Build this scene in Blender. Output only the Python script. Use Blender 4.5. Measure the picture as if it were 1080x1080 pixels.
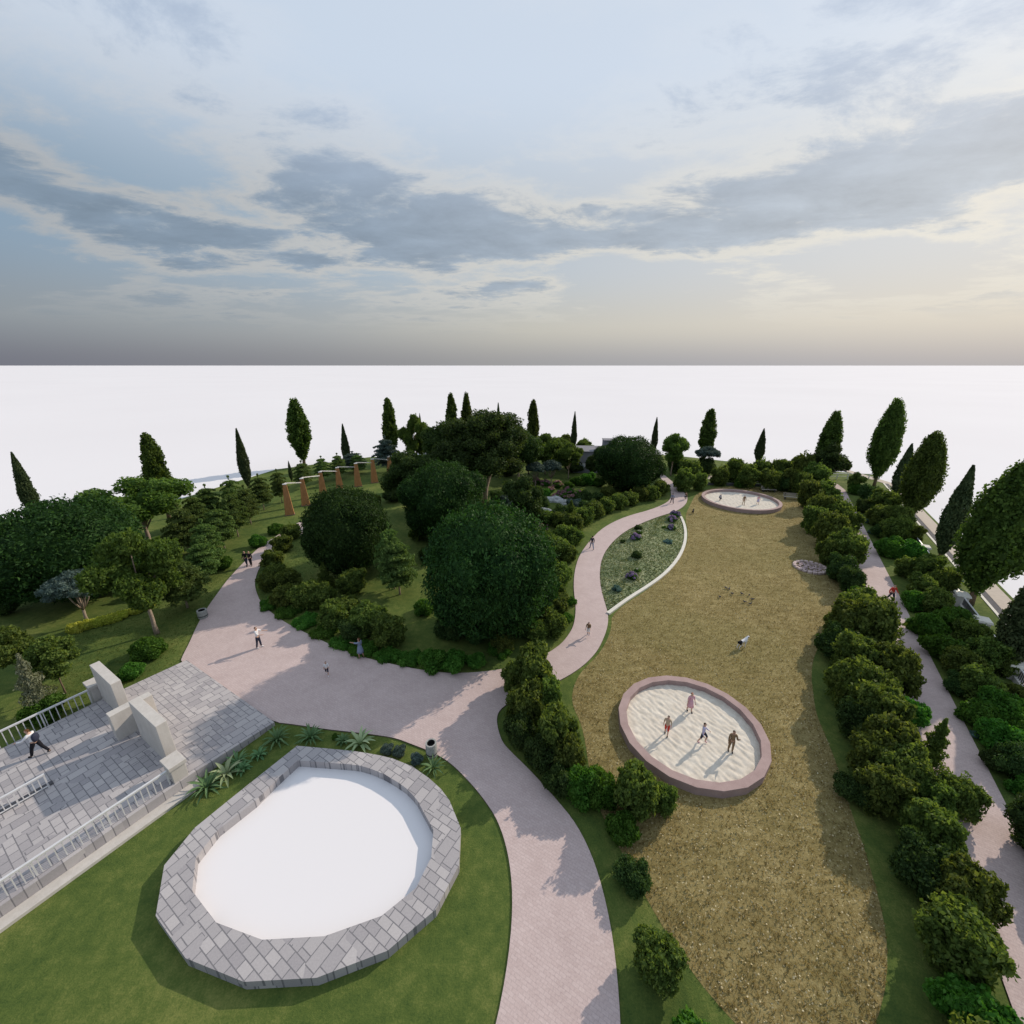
import bpy, bmesh, math, random
import numpy as np
from mathutils import Vector, Matrix

# ------------------------------------------------------------------ reset
for o in list(bpy.data.objects):
    bpy.data.objects.remove(o)
SC = bpy.context.scene
COL = SC.collection

# ------------------------------------------------------------------ camera, sky, sun, exposure
CAM_H = 20.0
FPX = 445.0                                   # focal length in pixels of the 1080 px photograph
PITCH = math.atan((540 - 385.3) / FPX)
cam = bpy.data.cameras.new('camera')
cam.sensor_width = 36.0
cam.lens = 36.0 * FPX / 1080.0
cam.clip_start = 0.1
cam.clip_end = 90000
camo = bpy.data.objects.new('camera', cam)
COL.objects.link(camo)
camo.location = (0, 0, CAM_H)
camo.rotation_euler = (math.pi / 2 - PITCH, 0, 0)
SC.camera = camo

SUN_EL = math.radians(29)
SUN_AZ = math.atan2(0.80, 0.60)               # clockwise from +Y
sd = Vector((math.sin(SUN_AZ) * math.cos(SUN_EL), math.cos(SUN_AZ) * math.cos(SUN_EL), math.sin(SUN_EL)))
sun = bpy.data.lights.new('sun', 'SUN')
sun.energy = 3.7
sun.angle = math.radians(0.6)
sun.color = (1.0, 0.86, 0.70)
suno = bpy.data.objects.new('sun', sun)
COL.objects.link(suno)
suno.rotation_euler = (-sd).to_track_quat('-Z', 'Y').to_euler()
suno.location = (60, 60, 60)

SC.view_settings.view_transform = 'Standard'
SC.view_settings.look = 'None'
SC.view_settings.exposure = 0.0
SC.view_settings.gamma = 1.0
SC.render.engine = 'CYCLES'
SC.cycles.max_bounces = 6
SC.cycles.transparent_max_bounces = 4


class NT:
    """tiny helper for node trees"""
    def __init__(s, tree):
        s.t = tree
        s.t.nodes.clear()

    def n(s, typ, **kw):
        nd = s.t.nodes.new(typ)
        for k, v in kw.items():
            if k == 'ins':
                for kk, vv in v.items():
                    if isinstance(vv, bpy.types.NodeSocket):
                        s.t.links.new(vv, nd.inputs[kk])
                    else:
                        nd.inputs[kk].default_value = vv
            else:
                setattr(nd, k, v)
        return nd

    def math(s, op, a, b=0.0, clamp=False):
        nd = s.n('ShaderNodeMath', operation=op, use_clamp=clamp)
        for i, x in enumerate((a, b)):
            if isinstance(x, bpy.types.NodeSocket):
                s.t.links.new(x, nd.inputs[i])
            else:
                nd.inputs[i].default_value = x
        return nd.outputs[0]

    def mix(s, f, a, b, typ='MIX'):
        nd = s.n('ShaderNodeMixRGB', blend_type=typ)
        for i, x in enumerate((f, a, b)):
            if isinstance(x, bpy.types.NodeSocket):
                s.t.links.new(x, nd.inputs[i])
            elif i == 0:
                nd.inputs[0].default_value = x
            else:
                nd.inputs[i].default_value = (*x, 1) if len(x) == 3 else x
        return nd.outputs[0]

    def ramp(s, f, stops, interp='LINEAR'):
        nd = s.n('ShaderNodeValToRGB')
        cr = nd.color_ramp
        cr.interpolation = interp
        while len(cr.elements) < len(stops):
            cr.elements.new(0.5)
        for e, (p, c) in zip(cr.elements, stops):
            e.position = p
            e.color = (c, c, c, 1) if isinstance(c, (int, float)) else (*c, 1)
        s.t.links.new(f, nd.inputs[0])
        return nd.outputs[0]

    def noise(s, vec, scale, detail=4, rough=0.55, dist=0.0):
        nd = s.n('ShaderNodeTexNoise', ins={'Scale': scale, 'Detail': detail, 'Roughness': rough, 'Distortion': dist})
        s.t.links.new(vec, nd.inputs['Vector'])
        return nd.outputs[0]


W = bpy.data.worlds.new('World')
SC.world = W
W.use_nodes = True
w = NT(W.node_tree)
tc = w.n('ShaderNodeTexCoord')
DIR = tc.outputs['Generated']
sep = w.n('ShaderNodeSeparateXYZ', ins={0: DIR})
zz = sep.outputs[2]
sky = w.n('ShaderNodeTexSky', sky_type='NISHITA', sun_disc=False, sun_elevation=SUN_EL, sun_rotation=SUN_AZ,
          altitude=0, air_density=1.0, dust_density=2.0, ozone_density=1.0)
nish = w.mix(1.0, sky.outputs[0], (0.10, 0.10, 0.10), 'MULTIPLY')
# side = 0 on the far left of the view, 1 toward the sun
hz = w.n('ShaderNodeVectorMath', operation='NORMALIZE',
         ins={0: w.n('ShaderNodeCombineXYZ', ins={0: sep.outputs[0], 1: sep.outputs[1]}).outputs[0]})
dt = w.n('ShaderNodeVectorMath', operation='DOT_PRODUCT', ins={0: hz.outputs[0], 1: (0.80, 0.60, 0)})
side = w.n('ShaderNodeMapRange', ins={'Value': dt.outputs['Value'], 'From Min': -0.35, 'From Max': 0.95}).outputs[0]
hor = w.ramp(side, [(0.0, (.175, .185, .235)), (0.45, (.30, .305, .33)), (0.7, (.38, .38, .39)), (1.0, (.45, .455, .49))])
mid = w.ramp(side, [(0.0, (.27, .31, .35)), (0.45, (.42, .44, .45)), (0.75, (.60, .58, .52)), (1.0, (.70, .66, .59))])
top = w.ramp(side, [(0.0, (.24, .35, .47)), (0.5, (.42, .52, .62)), (1.0, (.68, .70, .72))])
elm = w.n('ShaderNodeMapRange', interpolation_type='SMOOTHSTEP', ins={'Value': zz, 'From Min': 0.0, 'From Max': 0.085}).outputs[0]
elt = w.n('ShaderNodeMapRange', interpolation_type='SMOOTHSTEP', ins={'Value': zz, 'From Min': 0.06, 'From Max': 0.20}).outputs[0]
clear = w.mix(elt, w.mix(elm, hor, mid), top)
# cloud layer on a flat deck above the scene
zc = w.math('ADD', w.math('MAXIMUM', zz, 0.0), 0.10)
deck = w.n('ShaderNodeCombineXYZ', ins={0: w.math('DIVIDE', sep.outputs[0], zc), 1: w.math('DIVIDE', sep.outputs[1], zc)})
mp = w.n('ShaderNodeMapping', ins={0: deck.outputs[0], 'Location': (3.2, 8.4, 0), 'Rotation': (0, 0, 0.35), 'Scale': (0.75, 1.0, 1)})
c1 = w.noise(mp.outputs[0], 0.55, 10, 0.60, 0.15)
c2 = w.noise(mp.outputs[0], 2.6, 8, 0.68, 0.3)
dens = w.math('ADD', w.math('MULTIPLY', c1, 0.72), w.math('MULTIPLY', c2, 0.28))


def bank(azd, eld, rad_, amt):
    """a denser (or clearer) bank of cloud standing in one compass direction"""
    global dens
    a_, e_ = math.radians(azd), math.radians(eld)
    sc = w.n('ShaderNodeVectorMath', operation='MULTIPLY', ins={0: DIR, 1: (1, 1, 3.2)})
    di = w.n('ShaderNodeVectorMath', operation='DISTANCE', ins={0: sc.outputs[0], 1: (math.sin(a_) * math.cos(e_), math.cos(a_) * math.cos(e_), 3.2 * math.sin(e_))})
    f_ = w.n('ShaderNodeMapRange', interpolation_type='SMOOTHSTEP', ins={'Value': di.outputs['Value'], 'From Min': rad_, 'From Max': 0.0, 'To Min': 0.0, 'To Max': amt}).outputs[0]
    dens = w.math('ADD', dens, f_)


for bk in ((-32, 16, .42, -.10), (-13, 14.5, .26, .10), (2, 13.5, .30, .13), (20, 14.5, .30, .15), (34, 15.5, .34, .16), (-46, 14, .2, .12), (-4, 27, .5, -.08), (-36, 12, .20, .05), (-22, 10.5, .12, .09), (36, 8.5, .30, -.13), (14, 7.5, .3, -.10),
           (-22, 7, .3, -.07), (30, 6.2, .22, .09), (2, 9.2, .16, .07)):
    bank(*bk)
body = w.ramp(dens, [(0.505, 0.0), (0.575, 1.0)], 'EASE')
edge = w.ramp(dens, [(0.44, 0.0), (0.515, 1.0), (0.575, 0.0)], 'EASE')
band = w.n('ShaderNodeMapRange', interpolation_type='SMOOTHSTEP', ins={'Value': zz, 'From Min': 0.05, 'From Max': 0.17}).outputs[0]
dark = w.ramp(side, [(0.0, (.21, .28, .36)), (0.5, (.27, .34, .43)), (1.0, (.44, .50, .57))])
litc = w.ramp(side, [(0.0, (.44, .45, .46)), (0.5, (.66, .64, .60)), (1.0, (.88, .84, .74))])
cl = w.mix(w.math('MULTIPLY', edge, w.math('MULTIPLY', band, 0.75)), clear, litc)
dark = w.mix(1.0, dark, w.ramp(w.noise(mp.outputs[0], 3.2, 8, 0.65, 0.2), [(0.30, 0.84), (0.70, 1.22)]), 'MULTIPLY')
cl = w.mix(w.math('MULTIPLY', body, w.math('MULTIPLY', band, 0.85)), cl, dark)
up = w.n('ShaderNodeMapRange', interpolation_type='SMOOTHSTEP', ins={'Value': zz, 'From Min': 0.24, 'From Max': 0.46}).outputs[0]
vault = w.mix(body, (.72, .82, .96), (.56, .66, .82))
cl = w.mix(w.math('MULTIPLY', up, 0.85), cl, vault)
fin = w.mix(0.93, nish, cl)
bg = w.n('ShaderNodeBackground', ins={'Color': fin, 'Strength': 0.92})
out = w.n('ShaderNodeOutputWorld', ins={0: bg.outputs[0]})


# ------------------------------------------------------------------ projection helpers (photo measurements -> metres on the ground)
def at(u, v, z=0.0):
    x = (u - 540) / FPX
    y = -(v - 540) / FPX
    fy = math.cos(PITCH) + y * math.sin(PITCH)
    fz = -math.sin(PITCH) + y * math.cos(PITCH)
    t = (CAM_H - z) / -fz
    return Vector((x * t, fy * t, z))


def depth(p):
    return p[1] * math.cos(PITCH) - (p[2] - CAM_H) * math.sin(PITCH)


def pixv(p):
    fw = depth(p)
    upv = p[1] * math.sin(PITCH) + (p[2] - CAM_H) * math.cos(PITCH)
    return 540 - FPX * upv / fw


def site(s, n, z=0.0):                         # the park's own axes: s along the paths, n across
    return Vector((.856 * n + .516 * s, -.516 * n + .856 * s, z))


SITE_ROT = math.atan2(.856, .516)              # direction of s


# ------------------------------------------------------------------ materials
MATS = {}


def mat(name, fn):
    if name in MATS:
        return MATS[name]
    m = bpy.data.materials.new(name)
    m.use_nodes = True
    t = NT(m.node_tree)
    fn(t)
    MATS[name] = m
    return m


def finish(t, col, rough=0.9, bump=None, bstr=0.3, bdist=0.02, spec=0.3, metal=0.0):
    b = t.n('ShaderNodeBsdfPrincipled')
    if isinstance(col, bpy.types.NodeSocket):
        t.t.links.new(col, b.inputs['Base Color'])
    else:
        b.inputs['Base Color'].default_value = (*col, 1)
    b.inputs['Roughness'].default_value = rough
    b.inputs['Specular IOR Level'].default_value = spec
    b.inputs['Metallic'].default_value = metal
    if bump is not None:
        bp = t.n('ShaderNodeBump', ins={'Strength': bstr, 'Distance': bdist})
        t.t.links.new(bump, bp.inputs['Height'])
        t.t.links.new(bp.outputs[0], b.inputs['Normal'])
    t.n('ShaderNodeOutputMaterial', ins={0: b.outputs[0]})
    return b


def flat(name, c, rough=0.8, var=0.12, scale=6.0, spec=0.3, metal=0.0, bump=0.0):
    def f(t):
        co = t.n('ShaderNodeTexCoord').outputs['Object']
        nz = t.noise(co, scale, 6, 0.6)
        lo = tuple(x * (1 - var) for x in c)
        hi = tuple(min(1, x * (1 + var)) for x in c)
        finish(t, t.ramp(nz, [(0.3, lo), (0.7, hi)]), rough, nz if bump else None, bump, 0.01, spec, metal)
    return mat(name, f)


def leafmat(name, dk, md, lt, transl=0.25, rough=0.62):
    def f(t):
        geo = t.n('ShaderNodeNewGeometry')
        co = t.n('ShaderNodeTexCoord').outputs['Object']
        rnd = geo.outputs['Random Per Island']
        nz = t.noise(co, 1.1, 3, 0.6)
        oi = t.n('ShaderNodeObjectInfo').outputs['Random']
        f1 = t.math('ADD', t.math('MULTIPLY', rnd, 0.55), t.math('MULTIPLY', t.ramp(nz, [(0.32, 0.0), (0.68, 1.0)]), 0.45))
        col = t.ramp(f1, [(0.05, dk), (0.5, md), (0.97, lt)])
        hs = t.n('ShaderNodeHueSaturation', ins={'Color': col, 'Hue': t.math('ADD', t.math('MULTIPLY', oi, 0.035), 0.4825),
                                                'Value': t.math('ADD', t.math('MULTIPLY', oi, 0.4), 0.8)})
        b = t.n('ShaderNodeBsdfPrincipled', ins={'Base Color': hs.outputs[0], 'Roughness': rough, 'Specular IOR Level': 0.12})
        bright = t.n('ShaderNodeBsdfTranslucent', ins={'Color': t.mix(1.0, hs.outputs[0], (1.5, 1.45, 0.7), 'MULTIPLY')})
        ms = t.n('ShaderNodeMixShader', ins={0: transl, 1: b.outputs[0], 2: bright.outputs[0]})
        t.n('ShaderNodeOutputMaterial', ins={0: ms.outputs[0]})
    return mat(name, f)


L_BALL = leafmat('leaf_deep_green', (.010, .031, .009), (.024, .064, .016), (.058, .128, .030), 0.28)
L_POP = leafmat('leaf_poplar', (.028, .050, .011), (.062, .100, .020), (.125, .180, .038), 0.40)
L_CYP = leafmat('leaf_cypress', (.026, .046, .020), (.055, .082, .034), (.100, .130, .055), 0.2)
L_CED = leafmat('leaf_cedar', (.040, .075, .022), (.100, .165, .046), (.200, .275, .085), 0.30)
L_OPEN = leafmat('leaf_open_tree', (.036, .066, .014), (.082, .136, .028), (.165, .235, .055), 0.42)
L_DARK = leafmat('leaf_dark_tree', (.020, .044, .013), (.044, .084, .024), (.095, .150, .042), 0.34)
L_OLIVE = leafmat('leaf_olive_shrub', (.038, .066, .015), (.096, .148, .034), (.225, .285, .072), 0.42)
L_GREEN = leafmat('leaf_fresh_green', (.030, .095, .014), (.065, .170, .024), (.130, .265, .050), 0.40)
L_YEL = leafmat('leaf_yellow_green', (.240, .290, .040), (.480, .530, .090), (.640, .640, .150), 0.35)
L_BLUE = leafmat('leaf_blue_grey', (.040, .072, .064), (.085, .130, .116), (.170, .220, .195), 0.12)
L_TEAL = leafmat('leaf_teal', (.050, .110, .105), (.110, .210, .195), (.210, .330, .310), 0.2)
L_PALE = leafmat('leaf_pale_conifer', (.090, .110, .060), (.200, .220, .140), (.360, .370, .270), 0.2)
L_PLUM = leafmat('leaf_plum', (.022, .014, .026), (.045, .028, .048), (.080, .052, .080), 0.2)
L_PURP = leafmat('petal_purple', (.180, .130, .300), (.300, .230, .450), (.420, .350, .560), 0.3)
L_PINK = leafmat('petal_pink', (.240, .110, .150), (.400, .220, .270), (.560, .380, .410), 0.2)
L_WHITE = leafmat('petal_white', (.50, .50, .44), (.62, .62, .56), (.74, .74, .68), 0.2)
L_AGAVE = leafmat('blade_agave', (.055, .120, .050), (.100, .190, .080), (.180, .290, .140), 0.15)
L_CREAMY = leafmat('blade_variegated', (.160, .240, .120), (.280, .370, .200), (.460, .520, .330), 0.15)
BARK = flat('bark', (.17, .125, .09), 0.95, 0.35, 9, 0.1, bump=0.5)
BARKP = flat('bark_pale', (.30, .24, .19), 0.95, 0.3, 9, 0.1, bump=0.5)


def f_white(t):
    co = t.n('ShaderNodeTexCoord').outputs['Object']
    nz = t.noise(co, 0.01, 3, 0.5)
    finish(t, t.ramp(nz, [(0.3, (.725, .712, .732)), (0.7, (.75, .738, .758))]), 0.95, spec=0.05)


def f_lawn(t):
    co = t.n('ShaderNodeTexCoord').outputs['Object']
    n1 = t.noise(co, 0.22, 5, 0.6)
    n2 = t.noise(co, 2.2, 6, 0.65)
    n3 = t.noise(co, 14, 6, 0.75)
    f = t.math('ADD', t.math('MULTIPLY', n1, 0.35), t.math('ADD', t.math('MULTIPLY', n2, 0.3), t.math('MULTIPLY', n3, 0.35)))
    finish(t, t.ramp(f, [(0.38, (.042, .078, .020)), (0.5, (.088, .126, .030)), (0.62, (.175, .195, .056))]), 0.95, n3, 0.7, 0.05, 0.1)


def f_meadow(t):
    co = t.n('ShaderNodeTexCoord').outputs['Object']
    n1 = t.noise(co, 0.35, 4, 0.6, 1.5)
    mp_ = t.n('ShaderNodeMapping', ins={0: co, 'Scale': (0.7, 1.6, 1)})
    n2 = t.noise(mp_.outputs[0], 1.5, 5, 0.6, 1.0)
    n3 = t.noise(co, 9, 6, 0.8)
    vo = t.n('ShaderNodeTexVoronoi', ins={'Vector': co, 'Scale': 7.5, 'Randomness': 1.0})
    f = t.math('ADD', t.math('MULTIPLY', n1, 0.2), t.math('ADD', t.math('MULTIPLY', n2, 0.35), t.math('MULTIPLY', n3, 0.45)))
    c = t.ramp(f, [(0.38, (.135, .106, .040)), (0.5, (.232, .186, .078)), (0.62, (.360, .298, .145))])
    spk = t.ramp(vo.outputs['Distance'], [(0.10, 1.0), (0.26, 0.0)])
    msk = t.ramp(t.noise(co, 5.2, 3, 0.6), [(0.47, 0.0), (0.57, 1.0)])
    c = t.mix(t.math('MULTIPLY', t.math('MULTIPLY', spk, msk), 0.8), c, (.70, .62, .42))
    wear = t.noise(co, 0.11, 4, 0.6, 0.8)
    c = t.mix(t.ramp(wear, [(0.40, 0.0), (0.62, 0.24)]), c, t.ramp(n3, [(0.35, (.075, .085, .026)), (0.65, (.190, .190, .070))]))
    finish(t, c, 0.95, n3, 0.8, 0.06, 0.1)


def f_path(t):
    co = t.n('ShaderNodeTexCoord').outputs['Object']
    mp_ = t.n('ShaderNodeMapping', ins={0: co, 'Rotation': (0, 0, 0.54)})
    br = t.n('ShaderNodeTexBrick', ins={'Vector': mp_.outputs[0], 'Color1': (.455, .355, .340, 1), 'Color2': (.540, .440, .425, 1),
                                       'Mortar': (.36, .285, .28, 1), 'Scale': 1.0, 'Mortar Size': 0.010,
                                       'Brick Width': 0.24, 'Row Height': 0.12, 'Bias': 0.0})
    n2 = t.noise(co, 0.8, 6, 0.6)
    n3 = t.noise(co, 14, 4, 0.7)
    c = t.mix(0.30, br.outputs[0], t.ramp(n2, [(0.3, (.36, .28, .27)), (0.7, (.62, .51, .49))]))
    c = t.mix(0.28, c, t.ramp(n3, [(0.3, (.30, .24, .235)), (0.7, (.68, .57, .55))]))
    finish(t, c, 0.85, br.outputs['Fac'], -0.15, 0.01, 0.2)


def f_pavers(t):
    co = t.n('ShaderNodeTexCoord').outputs['Object']
    mp_ = t.n('ShaderNodeMapping', ins={0: co, 'Rotation': (0, 0, 0.543)})
    mq = t.n('ShaderNodeMapping', ins={0: co, 'Rotation': (0, 0, 0.543 + math.pi / 2), 'Location': (0.2, 0.1, 0)})

    def br(m, wd, rh, off):
        return t.n('ShaderNodeTexBrick', offset=off, ins={
            'Vector': m.outputs[0], 'Color1': (.290, .275, .290, 1), 'Color2': (.470, .445, .445, 1), 'Mortar': (.10, .10, .115, 1),
            'Scale': 1.0, 'Mortar Size': 0.020, 'Mortar Smooth': 0.2, 'Brick Width': wd, 'Row Height': rh, 'Bias': -0.1})
    a = br(mp_, 0.52, 0.34, 0.5)
    b = br(mq, 0.70, 0.50, 0.33)
    vo = t.n('ShaderNodeTexVoronoi', distance='CHEBYCHEV', ins={'Vector': mp_.outputs[0], 'Scale': 0.8, 'Randomness': 0.7})
    sel = t.ramp(vo.outputs['Color'], [(0.47, 0.0), (0.48, 1.0)], 'CONSTANT')
    c = t.mix(sel, a.outputs[0], b.outputs[0])
    h = t.mix(sel, a.outputs['Fac'], b.outputs['Fac'])
    n3 = t.noise(co, 18, 6, 0.7)
    c = t.mix(0.25, c, t.ramp(n3, [(0.3, (.25, .24, .255)), (0.7, (.55, .53, .53))]))
    finish(t, c, 0.8, h, -0.5, 0.02, 0.25)


def f_sand(t):
    co = t.n('ShaderNodeTexCoord').outputs['Object']
    n2 = t.noise(co, 3, 6, 0.6)
    n3 = t.noise(co, 30, 5, 0.7)
    finish(t, t.ramp(n2, [(0.3, (.52, .475, .405)), (0.7, (.67, .625, .55))]), 0.95, n3, 0.5, 0.02, 0.1)


def f_gravel(t):
    co = t.n('ShaderNodeTexCoord').outputs['Object']
    n1 = t.noise(co, 0.5, 4, 0.6)
    n3 = t.noise(co, 7, 6, 0.8)
    vo = t.n('ShaderNodeTexVoronoi', ins={'Vector': co, 'Scale': 6.0})
    f = t.math('ADD', t.math('MULTIPLY', n1, 0.35), t.math('MULTIPLY', n3, 0.65))
    c = t.ramp(f, [(0.40, (.095, .135, .065)), (0.5, (.185, .220, .115)), (0.60, (.350, .345, .215))])
    spk = t.ramp(vo.outputs['Distance'], [(0.12, 1.0), (0.30, 0.0)])
    c = t.mix(t.math('MULTIPLY', spk, 0.75), c, (.030, .060, .035))
    finish(t, c, 0.95, n3, 0.8, 0.05, 0.1)


def f_concrete(t):
    co = t.n('ShaderNodeTexCoord').outputs['Object']
    n1 = t.noise(co, 0.9, 6, 0.65)
    n3 = t.noise(co, 16, 6, 0.7)
    mpv = t.n('ShaderNodeMapping', ins={0: co, 'Scale': (3, 3, 0.35)})
    nv = t.noise(mpv.outputs[0], 1.6, 5, 0.6)
    f = t.math('ADD', t.math('MULTIPLY', n1, 0.4), t.math('ADD', t.math('MULTIPLY', n3, 0.25), t.math('MULTIPLY', nv, 0.35)))
    finish(t, t.ramp(f, [(0.35, (.44, .415, .385)), (0.65, (.585, .56, .53))]), 0.85, n3, 0.25, 0.01, 0.2)


def f_brickring(t):
    co = t.n('ShaderNodeTexCoord').outputs['Object']
    n1 = t.noise(co, 1.2, 5, 0.6)
    n3 = t.noise(co, 22, 5, 0.75)
    f = t.math('ADD', t.math('MULTIPLY', n1, 0.5), t.math('MULTIPLY', n3, 0.5))
    finish(t, t.ramp(f, [(0.35, (.290, .205, .195)), (0.65, (.420, .315, .300))]), 0.85, n3, 0.4, 0.01, 0.2)


def f_wood(t):
    co = t.n('ShaderNodeTexCoord').outputs['Object']
    mpv = t.n('ShaderNodeMapping', ins={0: co, 'Scale': (8, 8, 0.6)})
    nv = t.noise(mpv.outputs[0], 1.6, 6, 0.65, 0.6)
    finish(t, t.ramp(nv, [(0.3, (.26, .115, .045)), (0.55, (.42, .205, .085)), (0.75, (.52, .29, .13))]), 0.6, nv, 0.3, 0.01, 0.3)


WHITE = mat('pale_plain', f_white)
LAWN = mat('lawn_grass', f_lawn)
MEADOW = mat('dry_meadow', f_meadow)
PATH = mat('pink_paving', f_path)
PAVER = mat('grey_pavers', f_pavers)
SAND = mat('sand', f_sand)
GRAVEL = mat('planting_gravel', f_gravel)
CONC = mat('concrete', f_concrete)
RINGM = mat('ring_stone', f_brickring)
WOODM = mat('weathered_wood', f_wood)
EDGE = flat('edge_brown', (.16, .12, .11), 0.9)
CURB = flat('kerb_white', (.62, .60, .54), 0.8, 0.1, 4)
TAN = flat('tan_pavement', (.46, .40, .34), 0.9, 0.08, 3)
ASPH = flat('dark_kerb', (.085, .085, .095), 0.9, 0.2, 5)
STEEL = flat('railing_steel', (.62, .62, .63), 0.45, 0.08, 5, 0.5, 0.15)
DARKST = flat('dark_steel', (.05, .05, .055), 0.5, 0.1, 5, 0.4)
ROCK = flat('rock_pale', (.40, .42, .43), 0.9, 0.35, 2.5, 0.2, bump=0.6)
ROCKW = flat('rock_warm', (.52, .47, .38), 0.9, 0.3, 2.5, 0.2, bump=0.6)
ROCKP = flat('rock_pink', (.50, .40, .38), 0.9, 0.3, 3, 0.2, bump=0.5)
GREYW = flat('grey_render', (.19, .19, .21), 0.9, 0.12, 0.6)
ROOFM = flat('roof_pale', (.50, .49, .48), 0.9, 0.1, 1)
GLASS = flat('window_pane', (.55, .60, .66), 0.15, 0.05, 1, 0.6)
BENCHW = flat('bench_slats', (.36, .33, .28), 0.7, 0.2, 6)
BINM = flat('bin_stone', (.30, .31, .30), 0.8, 0.35, 14, bump=0.5)
BLACK = flat('black_liner', (.015, .015, .017), 0.7, 0.1)


# ------------------------------------------------------------------ object helpers
def tag(o, label=None, cat=None, group=None, kind=None):
    if label:
        o['label'] = label
    if cat:
        o['category'] = cat
    if group:
        o['group'] = group
    if kind:
        o['kind'] = kind
    return o


def thing(name, label, cat, loc=(0, 0, 0), rz=0.0, group=None, scale=None):
    o = bpy.data.objects.new(name, None)
    o.empty_display_size = 0.2
    COL.objects.link(o)
    o.location = loc
    o.rotation_euler = (0, 0, rz)
    if scale:
        o.scale = scale
    return tag(o, label, cat, group)


def obj(name, me, parent=None, loc=None, rz=None, scale=None):
    o = bpy.data.objects.new(name, me)
    COL.objects.link(o)
    if parent:
        o.parent = parent
    if loc is not None:
        o.location = loc
    if rz is not None:
        o.rotation_euler = (0, 0, rz)
    if scale is not None:
        o.scale = scale
    return o


def arr_mesh(name, V, quads=None, tris=None, m=None, smooth=False):
    me = bpy.data.meshes.new(name)
    V = np.asarray(V, dtype=np.float32)
    nq = 0 if quads is None else len(quads)
    nt = 0 if tris is None else len(tris)
    me.vertices.add(len(V))
    me.vertices.foreach_set('co', V.ravel())
    idx = []
    tot = []
    if nq:
        idx.append(np.asarray(quads, dtype=np.int32).ravel())
        tot.append(np.full(nq, 4, dtype=np.int32))
    if nt:
        idx.append(np.asarray(tris, dtype=np.int32).ravel())
        tot.append(np.full(nt, 3, dtype=np.int32))
    idx = np.concatenate(idx)
    tot = np.concatenate(tot)
    me.loops.add(len(idx))
    me.loops.foreach_set('vertex_index', idx)
    me.polygons.add(len(tot))
    st = np.zeros(len(tot), dtype=np.int32)
    st[1:] = np.cumsum(tot)[:-1]
    me.polygons.foreach_set('loop_start', st)
    me.polygons.foreach_set('loop_total', tot)
    if smooth:
        me.polygons.foreach_set('use_smooth', np.ones(len(tot), dtype=bool))
    me.update(calc_edges=True)
    if m:
        me.materials.append(m)
    return me


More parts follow.
